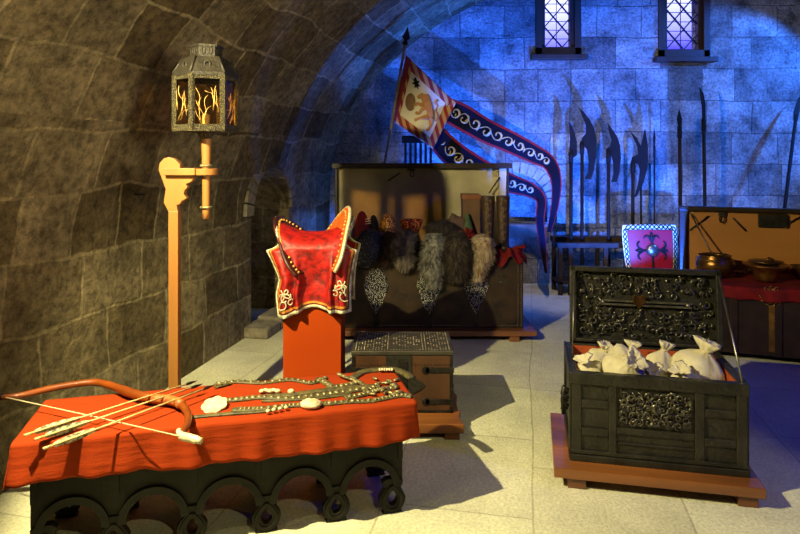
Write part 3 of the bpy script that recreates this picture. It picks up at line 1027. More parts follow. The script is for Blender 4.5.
def saddle_end(name, tip, base, m):
    """arched board standing across the saddle, leaning outwards"""
    tx = (tip[0] - 400) * SF / 620 - SX; tz = CZ - (tip[1] - 155) * 4.02 / 620 - 1.0
    bx = (base[0] - 400) * SF / 620 - SX; bz_ = CZ - (base[1] - 155) * SF / 620 - 1.0
    upv = V((tx - bx, 0, tz - bz_)); H = upv.length; upv.normalize()
    o = V((bx, 0, bz_))
    outer = [(-.285, 0), (-.275, .1), (-.17, H * .62), (-.09, H * .88), (0, H), (.09, H * .88), (.17, H * .62), (.275, .1), (.285, 0)]
    inner = [(.20, 0), (.18, .09), (.09, H * .35), (0, H * .45), (-.09, H * .35), (-.18, .09), (-.20, 0)]
    oc = catmull([V((a, b_, 0)) for a, b_ in outer], 4); ic = catmull([V((a, b_, 0)) for a, b_ in inner], 4)
    poly = [(p.x, p.y) for p in oc] + [(p.x, p.y) for p in ic]
    ax_ = V((.42 if name == 'cantle' else -.42, 1, 0)).normalized()
    o = o - V((ax_.x * -.26, 0, 0))
    nrm = ax_.cross(upv).normalized()
    e = MB().prism(poly, o - nrm * .012, ax_, upv, nrm * .024).build(name, m, sd, bevel=.004)
    MB().tube([o + ax_ * p.x + upv * p.y for p in oc], .012, 8).build('edging', M['silverthread'] if name == 'pommel' else M['saddle_end'], e)
    mb = MB()
    for k, p in enumerate(oc[1:-1]):
        q = o + ax_ * (p.x * .9) + upv * (p.y * .93)
        for sg in (-1, 1): mb.blob(q + nrm * sg * .014, (.009, .009, .009), 8, 5)
    mb.build('embroidery', M['gold'], e)


saddle_end('cantle', (254, 218), (299, 275), M['saddle_end'])
saddle_end('pommel', (362, 208), (334, 271), M['saddle_gold'])
# griffin-like curls in the corners
for cx_, cy_, mir, tt in ((285, 300, 1, .86), (341, 291, -1, .8)):
    mb = MB()
    for (dx, dy, r_, st_, tn) in ((0, 0, 7, 0, .9), (4, -5, 6, 2, .8), (-3, 5, 6, 4, .9), (6, 3, 4, 1, .9), (1, -9, 5, 3, .7), (-4, -3, 4, 5, .8)):
        c_ = P(cx_ + dx * mir, cy_ + dy, Y=3.800) - V((SX, SY, 1.0))
        mb.tube(curl(c_, r_ * SF / 620, V((mir, 0, 0)), V((0, 0, 1)), tn, st_), .0045, 5)
    mb.build('corner_emblem', M['silverthread'], sd)


# ------------------------------------------------------------------ platforms
def platform(label, loc, rz, L, D, h, th, m, planks=3, flare=0.0):
    t = thing('display_platform', label, 'platform', loc, rz)
    for i in range(planks):
        y0 = D * i / planks + .002; y1 = D * (i + 1) / planks - .002
        poly = [(0, y0), (L + flare * (.3 if i % 2 else 1), y0), (L, (y0 + y1) / 2 if flare else y1), (L + (flare if flare else 0), y1), (0, y1)]
        if not flare: poly = [(0, y0), (L, y0), (L, y1), (0, y1)]
        MB().prism(poly, (0, 0, h - th), (1, 0, 0), (0, 1, 0), (0, 0, th)).build('plank', m, t, bevel=.004)
    for x in (L * .07, L * .88):
        for y in (.02, D - .12):
            MB().box(x, x + .09, y, y + .1, 0, h - th).build('foot', M['plank_dark'], t, bevel=.003)
    return t


A1 = R(-12)
platform('red-brown plank platform under the black strongbox', (.785, 3.16, 0), A1, .985, .70, .105, .05, M['plank'])
platform('low wooden platform under the small studded chest', (-.42, 3.68, 0), 0, .78, .66, .10, .055, M['plank'], 3, .02)
platform('long low wooden platform under the large fur-laden chest', (-.78, 5.62, 0), 0, 2.02, .98, .10, .045, M['plank_dark'])

# ------------------------------------------------------------------ front strongbox
CL, CD, CH = .842, .55, .455
fc = thing('strongbox', 'open black iron-bound strongbox full of cream sacks, at the front right', 'chest', (.90, 3.255, .105), A1)
w_ = .03
mb = MB().box(0, CL, 0, w_, 0, CH).box(0, CL, CD - w_, CD, 0, CH).box(0, w_, w_, CD - w_, 0, CH).box(CL - w_, CL, w_, CD - w_, 0, CH).box(w_, CL - w_, w_, CD - w_, 0, .03)
body = mb.build('body', M['chestiron'], fc, bevel=.004)
q = .004
mb = MB().box(w_, CL - w_, CD - w_ - q, CD - w_, .03, CH - .01).box(w_, w_ + q, w_, CD - w_, .03, CH - .01).box(CL - w_ - q, CL - w_, w_, CD - w_, .03, CH - .01)
mb.build('lining', M['redwood'], fc)
mb = MB()
p = -.014
for x0, x1 in ((0, .05), (.185, .225), (.60, .645), (CL - .05, CL)): mb.box(x0, x1, p, 0, .05, CH - .05)
mb.box(-.008, CL + .008, p - .004, w_, CH - .055, CH + .004).box(-.01, CL + .01, p - .008, 0, 0, .035).box(-.004, CL + .004, p - .002, 0, .038, .058)
for z in (.155, .30): mb.box(.05, .185, p + .002, 0, z - .02, z + .02).box(.645, CL - .05, p + .002, 0, z - .02, z + .02)
mb.box(.225, .60, p + .002, 0, .155, .19).box(.225, .60, p + .006, 0, .10, .115)
mb.box(-.012, 0, 0, CD, CH - .055, CH + .004).box(-.012, 0, 0, .05, 0, CH).box(-.012, 0, CD - .05, CD, 0, CH).box(-.012, 0, 0, CD, 0, .05)
mb.box(CL, CL + .012, 0, CD, CH - .055, CH + .004).box(CL, CL + .012, 0, .05, 0, CH).box(CL, CL + .012, CD - .05, CD, 0, CH).box(CL, CL + .012, 0, CD, 0, .05)
mb.build('iron_band', M['chestiron'], fc, bevel=.004)
mb = MB()
rg = random.Random(11)
xu, zu = V((1, 0, 0)), V((0, 0, 1))
for i in range(9):
    for j in range(5):
        x = .245 + .335 * (i + .5) / 9 + rg.uniform(-.008, .008); z = .21 + .165 * (j + .5) / 5 + rg.uniform(-.006, .006)
        if ((x - .4125) / .185) ** 4 + ((z - .292) / .095) ** 4 > 1: continue
        for k in range(2):
            mb.tube(curl((x, p, z), .019 + .008 * rg.random(), xu, zu, rg.uniform(.7, 1.3), rg.uniform(0, 6), rg.choice((-1, 1)), 8), [.0045] * 4 + [.003] * 5, 5)
mb.blob((.4125, p, .30), (.02, .01, .028), 14, 8)
mb.build('lock_plate', M['ironlace'], fc)
tag_k = MB().blob((.4125, p - .010, .304), (.005, .003, .008), 10, 6).blob((.4125, p - .010, .294), (.003, .003, .009), 8, 6)
tag_k.build('keyhole', M['nearblack'], fc)
mb = MB()
for z in (.27, .31, .35): mb.tube([(-.01, .03, z), (-.045, .03, z + .01), (-.05, .03, z - .02), (-.015, .03, z - .015)], .009, 7)
mb.tube([(-.04, .03, .22), (-.045, .03, .30), (-.035, .03, .37)], .010, 7)
mb.build('side_clasp', M['iron'], fc)
# lid standing open (inside face towards the viewer)
LH = .45
lid_rot = Matrix.Rotation(R(-6), 3, 'X')
lo = V((.04, CD, CH + .01))


def ld(x, y, z): return lo + lid_rot @ V((x, y, z))


def lid_parts():
    e = bpy.data.objects.new('lid', None)
    return e


mb = MB()
mb.box(-.015, CL + .0, .02, .035, -.07, LH)
for a in ((-.015, .02, 0, LH), (CL - .03, CL, 0, LH)): mb.box(a[0], a[1], -.03, .02, a[2], a[3])
mb.box(-.015, CL, -.03, .02, LH - .03, LH).box(-.015, CL, -.03, .02, 0, .02)
for i in range(len(mb.v)): mb.v[i] = lo + lid_rot @ mb.v[i]
lid = mb.build('lid', M['chestiron'], fc, bevel=.004)
mb = MB()
rg = random.Random(5)
for i in range(17):
    for j in range(9):
        x = .04 + (CL - .09) * (i + .5) / 17 + rg.uniform(-.015, .015); z = .04 + (LH - .09) * (j + .5) / 9 + rg.uniform(-.015, .015)
        if abs(z - .24) < .045 and .17 < x < .68: continue
        mb.tube([ld(*v_) for v_ in curl((x, .008 - rg.random() * .012, z), rg.uniform(.016, .03), xu, zu, rg.uniform(.4, 1.1), rg.uniform(0, 6), rg.choice((-1, 1)), 7)], [.006] * 3 + [.0045] * 3 + [.0035] * 2, 5)
mb.build('iron_lace', M['ironlace'], lid)
mb = MB()
for z in (.25, .228):
    mb.bar(ld(.17, -.008, z), ld(.68, -.008, z), .012, .010)
mb.blob(ld(.66, -.008, .24), (.014, .012, .014), 10, 6); mb.blob(ld(.18, -.008, .24), (.012, .012, .012), 10, 6)
mb.build('lock_bolt', M['rod'], lid)
hpoly = [(0, -.045), (.03, -.012), (.038, .015), (.034, .032), (.018, .038), (0, .026), (-.018, .038), (-.034, .032), (-.038, .015), (-.03, -.012)]
MB().prism(hpoly, ld(.385, -.02, .252), xu, lid_rot @ zu, (0, .012, 0)).build('heart_plate', M['bronze'], lid, bevel=.003)
MB().tube([ld(CL - .012, -.02, LH - .03), V((CL - .015, .02, CH + .005))], .006, 8).build('lid_stay', M['rod'], fc)
MB().tube([ld(.012, -.035, LH - .05), V((.022, .30, CH - .02))], .004, 8).build('lid_stay', M['rod'], fc)
MB().box(w_, CL - w_, w_, CD - w_, .04, .30).build('false_bottom', M['darkcloth'], fc)

# sacks
TF = Matrix.Translation(V((.90, 3.255, .105))) @ Matrix.Rotation(A1, 4, 'Z')
sacks = [  # local x, y, base z, radius, height, tilt x, tilt y, label
    (.11, .17, .31, .085, .10, .25, -.3, 'cream sack at the left front corner of the strongbox, neck turned left'),
    (.26, .15, .30, .110, .13, .75, .5, 'plump cream sack lying second from left in the strongbox front row'),
    (.17, .34, .33, .085, .11, .1, .3, 'small cream sack at the back left of the strongbox'),
    (.34, .36, .34, .085, .11, -.1, .2, 'cream sack with ruffled neck in the middle of the back row'),
    (.43, .16, .30, .085, .10, .5, -.1, 'cream sack in the middle of the front row, its neck leaning forward'),
    (.49, .33, .33, .075, .13, -.1, .25, 'cream sack with the tall upright neck, near the middle'),
    (.58, .14, .30, .095, .10, .3, -.2, 'cream sack at the front, resting against the largest sack'),
    (.67, .30, .31, .125, .16, .0, .35, 'largest cream sack, at the right end of the strongbox'),
]
for i, (x, y, z, r_, h, ax, ay, lab) in enumerate(sacks):
    t = thing('money_sack', lab, 'sack', tuple(TF @ V((x, y, z + .012))), 0, 'cream sacks in the strongbox')
    mrot = Matrix.Rotation(A1, 3, 'Z') @ Matrix.Rotation(ay, 3, 'Y') @ Matrix.Rotation(ax, 3, 'X')
    ph = i * 1.7; r_ *= 1.12
    prof_ = [(.02, 0), (r_ * .75, .004), (r_ * .9, h * .09), (r_ * .98, h * .2), (r_, h * .31), (r_, h * .42), (r_ * .97, h * .54), (r_ * .9, h * .65), (r_ * .8, h * .76), (r_ * .66, h * .85), (r_ * .5, h * .92), (r_ * .36, h * .98), (r_ * .26, h * 1.03), (r_ * .19, h * 1.08)]
    fn = lambda th, t_, ph=ph: 1 + .16 * noise.noise(V((math.cos(th) * 1.6 + ph, math.sin(th) * 1.6, t_ * 3))) - .10 * abs(noise.noise(V((math.cos(th) * 3.5, math.sin(th) * 3.5 + ph, t_ * 6)))) + (.04 * math.sin(3 * th + ph) + .05 * math.sin(5 * th + ph * 2)) + (.12 * math.sin(11 * th + ph) * max(0, t_ - .45))
    off = mrot @ V((0, 0, -.0))
    lift = r_ * (abs(math.sin(ax)) + abs(math.sin(ay))) * .75
    mb = MB().lathe(prof_, 44, (0, 0, lift), mrot, fn)
    mb.build('bag', M['sack'], t)
    neck = [(r_ * .19, h * 1.07), (r_ * .2, h * 1.12), (r_ * .34, h * 1.24), (r_ * .48, h * 1.42), (r_ * .38, h * 1.43), (r_ * .12, h * 1.2)]
    fn2 = lambda th, t_, ph=ph: 1 + .20 * math.sin(9 * th + ph) * t_ + .25 * math.sin(3 * th + ph)
    mb = MB().lathe(neck, 44, (0, 0, lift), mrot, fn2)
    mb.build('gathered_neck', M['sack'], t)
    mb = MB().tube([mrot @ V((r_ * .215 * math.cos(a), r_ * .215 * math.sin(a), h * 1.09)) + V((0, 0, lift)) for a in [2 * PI * k / 16 for k in range(16)]], .004, 6, True)
    mb.build('tie', M['string'], t)

# ------------------------------------------------------------------ small studded chest
SW, SD, SHt = .627, .41, .385
sc_ = thing('small_chest', 'small closed brown chest with studded lid and iron straps', 'chest', (-.298, 3.85, .10))
MB().box(0, SW, 0, SD, 0, SHt - .03).build('body', M['smallwood'], sc_, bevel=.005)
lidb = MB().box(-.006, SW + .006, -.008, SD + .004, SHt - .028, SHt).build('lid', mat('grey_leather_lid', srgb(70, 64, 50), srgb(36, 33, 26), 9, .5, .2, .4, 50), sc_, bevel=.006)
mb = MB()
rg = random.Random(2)
for i in range(33):
    for j in range(19):
        x = .02 + (SW - .04) * i / 32; y = .015 + (SD - .03) * j / 18
        fx_, fy_ = abs(((x / SW * 3) % 1) - .5) * 2, abs(((y / SD * 2) % 1) - .5) * 2
        on = abs(fx_ - fy_) < .16 or abs(fx_ + fy_ - 1) < .16 or i in (0, 32) or j in (0, 18) or (abs(x - SW * .36) < .012) or (abs(x - SW * .72) < .012)
        if x > SW * .36 and x < SW * .72 and ((x - SW * .54) / .09) ** 2 + ((y - SD * .5) / .13) ** 2 > 1.1 and j not in (0, 18) and abs(x - SW * .36) > .012 and abs(x - SW * .72) > .012: on = False
        if on: mb.lathe([(.0055, 0), (.004, .003), (.001, .0045)], 6, (x, y, SHt))
mb.build('studs', M['stud'], lidb)
mb = MB()
for z in (.07, SHt - .12):
    for sx in (0, 1):
        x0, x1 = (-.006, .17) if sx == 0 else (SW - .17, SW + .006)
        mb.box(x0, x1, -.008, .0, z - .016, z + .016)
        xe = x1 if sx == 0 else x0
        mb.lathe([(.024, 0), (.024, .008)], 16, (xe, 0, z), Matrix.Rotation(R(90), 3, 'X'))
        mb.lathe([(.018, 0), (.018, .010)], 16, ((xe + (x0 + x1) / 2) / 2, 0, z), Matrix.Rotation(R(90), 3, 'X'))
mb.box(0, .02, -.006, 0, 0, SHt - .03).box(SW - .02, SW, -.006, 0, 0, SHt - .03).box(0, SW, -.006, 0, 0, .018)
mb.build('iron_strap', M['iron'], sc_, bevel=.002)
MB().prism([(.21, .16), (.24, .12), (.30, .11), (.37, .115), (.42, .14), (.455, .17), (.42, .20), (.37, .225), (.37, SHt - .03), (.21, SHt - .03)], (0, -.008, 0), (1, 0, 0), (0, 0, 1), (0, .008, 0)).build('lock_plate', M['chestiron'], sc_, bevel=.002)
mb = MB().box(.29, .34, -.02, -.008, .16, SHt - .06).tube([(.30, -.018, .17), (.315, -.03, .15), (.33, -.018, .17)], .006, 8)
mb.build('hasp', M['iron'], sc_, bevel=.003)
mb = MB()
for k in range(30):
    for z in (.012, SHt - .085): mb.lathe([(.004, 0), (.002, .004)], 6, (.012 + (SW - .024) * k / 29, -.006, z), Matrix.Rotation(R(90), 3, 'X'))
for k in range(14):
    for x in (.01, SW - .01): mb.lathe([(.004, 0), (.002, .004)], 6, (x, -.006, .02 + (SHt - .11) * k / 13), Matrix.Rotation(R(90), 3, 'X'))
mb.build('rivets', M['iron'], sc_)

# ------------------------------------------------------------------ large back chest
BX0, BX1, BY0, BY1, BZ0, BZ1 = -.68, 1.14, 5.73, 6.53, .10, .745
bc = thing('large_chest', 'large open brown leather chest with cream-lined lid, heaped with furs and hats', 'chest', (BX0, BY0, BZ0))
L_, D_, H_ = BX1 - BX0, BY1 - BY0, BZ1 - BZ0
mb = MB().box(0, L_, 0, .03, 0, H_).box(0, L_, D_ - .03, D_, 0, H_).box(0, .03, .03, D_ - .03, 0, H_).box(L_ - .03, L_, .03, D_ - .03, 0, H_).box(.03, L_ - .03, .03, D_ - .03, 0, .03)
MBb = mb.build('body', M['leather'], bc, bevel=.006)
MB().box(.03, L_ - .03, .03, D_ - .03, H_ - .06, H_ - .03).build('inner_tray', M['darkcloth'], bc)
shield = [(0, -.2), (.05, -.12), (.09, -.02), (.115, .06), (.10, .13), (.07, .17), (.05, .22), (-.05, .22), (-.07, .17), (-.10, .13), (-.115, .06), (-.09, -.02), (-.05, -.12)]
for (px, hh) in ((376, 1.), (429, 1.05), (476, 1.)):
    x = (px - 400) / 620 * 5.72 - BX0
    MB().prism([(a, b_ * hh) for a, b_ in shield], (x, -.012, .33), (1, 0, 0), (0, 0, 1), (0, .012, 0)).build('studded_plate', M['speckle'], bc, bevel=.003)
    MB().box(x - .03, x + .03, -.008, 0, .0, .2).build('strap', M['iron'], bc, bevel=.002)
mb = MB()
for k in range(10):
    x = (495 - 400) / 620 * 5.72 - BX0 + .018 * (k % 5) + .015; z = .43 + .05 * (k // 5)
    mb.tube(curl((x + .015, -.003, z), .016, xu, zu, .9, k, 1, 7), .0035, 5)
mb.build('scroll_mount', M['ironlace'], bc)
mb = MB()
for k in range(36):
    for x in (.02, .05, L_ - .05, L_ - .02): mb.lathe([(.006, 0), (.003, .005)], 6, (x, 0, .02 + (H_ - .04) * k / 35), Matrix.Rotation(R(90), 3, 'X'))
for k in range(80):
    mb.lathe([(.006, 0), (.003, .005)], 6, (.06 + (L_ - .12) * k / 79, 0, .025), Matrix.Rotation(R(90), 3, 'X'))
mb.build('rivets', M['stud'], bc)
# lid
LZ = .845
mb = MB().box(0, L_, .035, .06, H_, H_ + LZ).box(0, .025, -.05, .035, H_, H_ + LZ).box(L_ - .025, L_, -.05, .035, H_, H_ + LZ).box(-.03, L_ + .03, -.085, .07, H_ + LZ - .03, H_ + LZ + .025)
for i in range(len(mb.v)): mb.v[i] = mb.v[i] + V((0, D_, 0))
bl = mb.build('lid', M['blackwood'], bc, bevel=.004)
MB().box(.025, L_ - .025, D_ + .025, D_ + .035, H_ + .005, H_ + LZ - .03).build('lining', M['canvas'], bl)
MB().box(L_ - .10, L_ - .026, D_ - .045, D_ + .02, H_ + .005, H_ + LZ - .03).build('side_lining', M['canvas'], bl)
hx0 = (412 - 400) / 620 * 6.5 - BX0
mb = MB().box(hx0 - .05, hx0 + .03, D_ - .11, D_ - .085, H_ + LZ - .05, H_ + LZ - .03)
mb.tube([V((hx0 + .02 * math.cos(a), D_ - .095, H_ + LZ - .085 + .03 * math.sin(a))) for a in [2 * PI * k / 14 for k in range(14)]], .006, 6, True)
mb.build('hasp', M['iron'], bl)
mb = MB()
for a, b_ in (((388, 181), (400, 173)), ((489, 193), (500, 177))):
    A = P(*a, Y=6.46) - V((BX0, BY0, BZ0)); B = P(*b_, Y=6.46) - V((BX0, BY0, BZ0))
    MB().tube([A, B], .008, 6).build('lid_stay', M['iron'], bl)
MB().tube([P(507, 176, Y=6.35) - V((BX0, BY0, BZ0)), P(506.5, 248, Y=6.0) - V((BX0, BY0, BZ0))], .008, 8).build('support_rod', M['rod'], bc)

# heap in the chest


def padf(u, v):
    x = -.60 + 1.66 * u; y = 5.78 + .70 * v
    e = min(u, 1 - u, v, 1 - v)
    z = .725 + .085 * min(1, e / .18) + .02 * noise.noise(V((x * 5, y * 5, 0)))
    return V((x, y, z))


tag(MB().grid(padf, 50, 24).build('dark_blanket', M['darkcloth'], solid=.01), 'dark blanket filling the large chest beneath the furs', 'blanket')


def fur(label, path, rad, c1, c2, nh=2600, length=.035, name='fur_pelt', cat='fur', flat=(1, .55, 1)):
    c1 = tuple(q * .55 for q in c1[:3]) + (1,); c2 = tuple(q * .5 for q in c2[:3]) + (1,)
    m = mat('fur_' + str(len(bpy.data.materials)), c1, c2, 34, .8, 0, .9, 90, stretch=(1, 1, .35), contrast=.12)
    pts = catmull([P(a, b_, Y=Y) for a, b_, Y in path], 5)
    rs = []
    n_ = len(pts)
    for i in range(n_):
        t = i / (n_ - 1) * (len(rad) - 1); k = int(min(t, len(rad) - 2)); rs.append(rad[k] + (rad[k + 1] - rad[k]) * (t - k))
    mb = MB().tube(pts, rs, 14, flat=flat)
    for i_, v_ in enumerate(mb.v):
        q_ = pts[min(i_ // 14, n_ - 1)]; mb.v[i_] = q_ + (v_ - q_) * (1 + .35 * noise.noise(v_ * 11) + .2 * noise.noise(v_ * 27))
    fs = [f for f in mb.f if len(f) == 4]
    nv = []; nf = []
    for k in range(nh):
        fi = random.randrange(len(fs)); f = fs[fi]; seg = min(fi // 14, n_ - 1)
        q = [mb.v[i] for i in f]; a, b_ = random.random(), random.random()
        p_ = q[0].lerp(q[1], a).lerp(q[3].lerp(q[2], a), b_)
        nn = (p_ - pts[seg]); nn = nn.normalized() if nn.length > 1e-6 else V((0, -1, 0))
        d = (nn * .75 + V((random.uniform(-.5, .5), random.uniform(-.4, .4), -.7))).normalized()
        sd_ = d.cross(nn); sd_ = sd_.normalized() * .0055 if sd_.length > 1e-6 else V((.0055, 0, 0))
        i = len(nv); nv += [p_ - sd_, p_ + sd_, p_ + d * length * 1.7 * random.uniform(.3, 1.3)]; nf.append((i, i + 1, i + 2))
    mb.add(nv, nf, True)
    return tag(mb.build(name, m, recalc=False), label, cat, 'furs over the front of the large chest')


fur('brown fur tail hanging over the large chest, below the wicker cap', [(390, 236, 5.80), (389, 243, 5.69), (387, 252, 5.67), (384, 262, 5.67)], [.05, .055, .05, .02], srgb(105, 68, 44), srgb(48, 30, 20))
fur('grey curved fur hanging below the orange embroidered cap', [(410, 235, 5.82), (402, 241, 5.68), (400, 250, 5.66), (404, 259, 5.66), (411, 263, 5.66)], [.06, .085, .085, .075, .05], srgb(165, 150, 128), srgb(88, 78, 64), 4200, .03)
fur('silver-grey fur hanging lowest at the middle of the large chest front', [(436, 238, 5.82), (434, 246, 5.68), (432, 260, 5.65), (433, 272, 5.65), (434, 284, 5.66)], [.06, .085, .08, .07, .035], srgb(190, 184, 168), srgb(92, 90, 84), 5000, .04)
fur('broad dark brown fur with a pale centre, right of the silver fur', [(458, 241, 5.82), (457, 248, 5.68), (457, 258, 5.65), (457, 268, 5.65), (456, 278, 5.66)], [.08, .11, .12, .11, .06], srgb(92, 74, 56), srgb(32, 24, 18), 5000, .04)
fur('white and tan fur hanging beside the red silk cloth', [(478, 241, 5.82), (484, 246, 5.68), (484, 256, 5.65), (480, 266, 5.65), (478, 279, 5.66)], [.06, .085, .07, .055, .02], srgb(235, 215, 178), srgb(190, 150, 110), 3800, .03)
fur('dark fur hat resting behind the silver fur', [(431, 232, 5.92), (438, 228, 5.9), (447, 228, 5.9), (454, 234, 5.92)], [.06, .085, .085, .06], srgb(62, 48, 38), srgb(28, 22, 18), 3600, .035, 'fur_hat', 'hat', (1, 1, .8))

mb = MB().tube(catmull([P(371, 240, Y=5.8), P(368, 246, Y=5.68), P(364, 254, Y=5.66), P(356, 264, Y=5.66)], 5), [.08] + [.12] * 5 + [.13] * 5 + [.11] * 3 + [.06] * 2, 18, flat=(1, .4, 1))
tag(mb.build('beaded_bag', M['beaded']), 'black beaded bag hanging over the left front of the large chest', 'bag')

zcp = .80


def cap(name, label, px, py_bot, py_top, wpx, Y, m, brim=None, amp=0, part=None, cone=False):
    s = Y / 620
    z0_ = CZ - (py_bot - 155) * s; z1_ = CZ - (py_top - 155) * s; r_ = wpx * s / 2; h = z1_ - z0_
    t = thing(name, label, 'hat', ((px - 400) * s, Y, z0_), 0)
    if cone: pr = [(r_, 0), (r_ * .85, h * .2), (r_ * .5, h * .6), (r_ * .2, h * .93), (.004, h)]
    else: pr = [(r_ * math.cos(a), h * math.sin(a)) for a in [PI / 2 * k / 8 for k in range(8)]] + [(.004, h)]
    mb = MB().lathe(pr, 24, (0, 0, 0), None, lambda th, t_: 1 + amp * math.sin(9 * th + 8 * t_))
    mb.build('crown', m, t)
    if brim:
        MB().lathe([(r_ * 1.0, -.005), (r_ * 1.1, 0), (r_ * 1.08, brim), (r_ * 1.0, brim + .004)], 24).build('band', part, t)
    return t


stripe = mat('red_hat_felt', srgb(150, 18, 22), srgb(90, 8, 14), 9, .8)
c = cap('striped_hat', 'red hat with white stripes at the left of the heap, behind the saddle', 362, 241, 211, 17, 5.95, stripe, .04, 0, mat('green_embroidered_band', srgb(70, 84, 44), srgb(120, 40, 24), 25, .8, contrast=.08))
mb = MB()
for k in range(3): mb.bar((.035, -.05 - .002 * k, .17 + k * .022), (.085, -.035, .175 + k * .024), .012, .008)
mb.build('stripe', M['sack'], c)
cap('felt_hat', 'small brown cap at the far left end of the large chest', 340, 226, 211, 9, 6.1, mat('brown_felt', srgb(110, 85, 55), None, 15, .8), .02, 0, M['strap'])
cap('round_hat', 'plain black cap between the striped hat and the wicker cap', 373.5, 232, 215, 11, 5.98, M['darkcloth'], .02, 0, M['darkcloth'])
mw, nt_, b_ = newmat('wicker_weave')
tc_ = nt_.nodes.new('ShaderNodeTexCoord'); vz = nt_.nodes.new('ShaderNodeTexVoronoi'); vz.inputs['Scale'].default_value = 60
nt_.links.new(tc_.outputs['Object'], vz.inputs['Vector'])
rz_ = nt_.nodes.new('ShaderNodeValToRGB'); rz_.color_ramp.elements[0].color = srgb(196, 160, 90); rz_.color_ramp.elements[1].color = srgb(50, 36, 18); rz_.color_ramp.elements[1].position = .6
nt_.links.new(vz.outputs['Distance'], rz_.inputs[0]); nt_.links.new(rz_.outputs[0], b_.inputs['Base Color'])
cap('wicker_cap', 'round tan woven cap on the heap in the large chest', 388, 231, 213, 18, 5.92, mw, .03, .02, mw)
emb = speckle('orange_embroidery', srgb(120, 28, 16), srgb(225, 140, 50), 55, .38, .6, 0)
t = cap('embroidered_cap', 'orange and red embroidered cap with flaring rim above the grey fur', 411, 234, 227, 15, 5.88, emb, .02, 0, M['gold'])
MB().lathe([(.075, .02), (.088, .05), (.11, .12), (.112, .135), (.10, .13), (.06, .06)], 28, (0, 0, 0)).build('flared_rim', emb, t)
cap('green_cone_hat', 'pointed green hat beside the brown box on the heap', 467.5, 234, 213, 15, 6.05, mat('green_felt', srgb(62, 92, 46), srgb(34, 52, 28), 9, .8), .015, 0, M['darkcloth'], True)
mb = MB().blob(P(456, 226, Y=6.1) + V((0, 0, 0)), (.13, .1, .10), 22, 12, .5, 2.2, seed=3)
tag(mb.build('brown_bundle', mat('brown_wool', srgb(84, 62, 46), srgb(48, 34, 26), 10, .9)), 'rounded brown wool bundle left of the green hat', 'bundle')
mb = MB().blob(P(467.5, 236, Y=5.85), (.075, .06, .055), 26, 16, 1.1, 4.0, seed=9)
tag(mb.build('red_rosette', M['velvet']), 'crumpled bright red cloth rosette under the green hat', 'rosette')
bb = thing('storage_box', 'upright dark brown box behind the boots', 'box', (.62, 6.1, .80))
MB().box(0, .17, 0, .22, 0, .50).build('body', mat('box_card', srgb(92, 62, 40), srgb(62, 40, 26), 6, .7), bb, bevel=.004)
MB().box(-.006, .176, -.006, .226, .46, .512).build('lid', M['plank_dark'], bb, bevel=.004)
for i, (px, lab) in enumerate(((488, 'tall embroidered boot standing left, against the brown box'), (503, 'tall embroidered boot standing right, at the corner of the large chest'))):
    s = 5.92 / 620
    t = thing('tall_boot', lab, 'boot', ((px - 400) * s, 5.92, .80), 0, 'pair of tall boots')
    MB().lathe([(.045, .03), (.05, .10), (.052, .2), (.06, .35), (.066, .5), (.068, .51), (.06, .51)], 22).build('boot_shaft', mat('dark_boot_leather', srgb(64, 44, 30), srgb(30, 22, 16), 16, .45, 0, .5, 40), t)
    MB().tube(catmull([V((0, .04, .04)), V((0, -.02, .045)), V((.0, -.09, .03)), V((.0, -.15, .025))], 4), [.045] * 4 + [.05] * 4 + [.04] * 4 + [.02], 12, flat=(1, 1, .75)).build('foot', M['blackwood'], t)
    MB().box(-.03, .03, -.14, .06, -.004, .012).build('sole', M['blackwood'], t, bevel=.003)
    mb = MB()
    for k in range(12):
        mb.tube(curl((-.005 + (.012 if k % 2 else -.012), -.062 - .0012 * k, .07 + k * .036), .018, xu, zu, .8, k, 1 if k % 2 else -1, 7), .004, 5)
    mb.build('embroidery', mat('boot_gold', srgb(150, 110, 60), srgb(90, 60, 30), 30, .5, .3), t)
mb = MB()


def silk(u, v):
    a = 2 * PI * u; rr_ = .165 * v + .01
    x = rr_ * math.cos(a); y = rr_ * math.sin(a) * .8
    z = .03 + .03 * math.sin(7 * a) * v + .03 * math.sin(4 * a + 1) * v - .13 * max(0, (v - .55)) * (1.6 if math.sin(a) < 0 else .3)
    y += -.02 * v if math.sin(a) < 0 else 0
    return V((x + 1.01, y + 5.84, z + .80 - .02))


tag(MB().grid(silk, 72, 16).build('red_silk', M['velvet'], solid=.006), 'crumpled dark red silk cloth around the boots, at the right corner', 'cloth')

# ------------------------------------------------------------------ banner
FY = 6.98
bn = thing('banner', 'red-bordered lion banner with two long navy streamers on a slanted pole', 'banner', tuple(P(361, 155 + 1.7 * 620 / 6.95, Y=6.95)))
BO = bn.location.copy()


def FB(px, py, Y=FY): return P(px, py, Y=Y) - BO


MB().tube([V((0, 0, .02)), FB(383, 176, 6.95), FB(405, 45, 6.95)], .016, 10).build('pole', mat('pale_pole', srgb(150, 132, 108), srgb(90, 72, 56), 10, .6), bn)
tp = FB(405, 45, 6.95); du_ = (FB(407, 32, 6.95) - tp).normalized()
mb = MB().blob(tp + du_ * .02, (.03, .03, .03), 12, 8)
mb.prism([(-.008, .04), (-.045, .085), (-.02, .15), (0, .21), (.02, .15), (.045, .085), (.008, .04)], tp - V((0, .006, 0)), V((1, 0, -.16)), du_, (0, .012, 0))
mb.build('finial', M['steel'], bn)
MB().lathe([(.16, 0), (.16, .03), (.05, .05), (.03, .12)], 20, (0, 0, 0)).build('pole_foot', M['blackwood'], bn)

q00, q10, q11, q01 = (391.5, 120), (406, 55), (456, 103), (433, 149)   # hoist bottom, hoist top, fly top, fly bottom


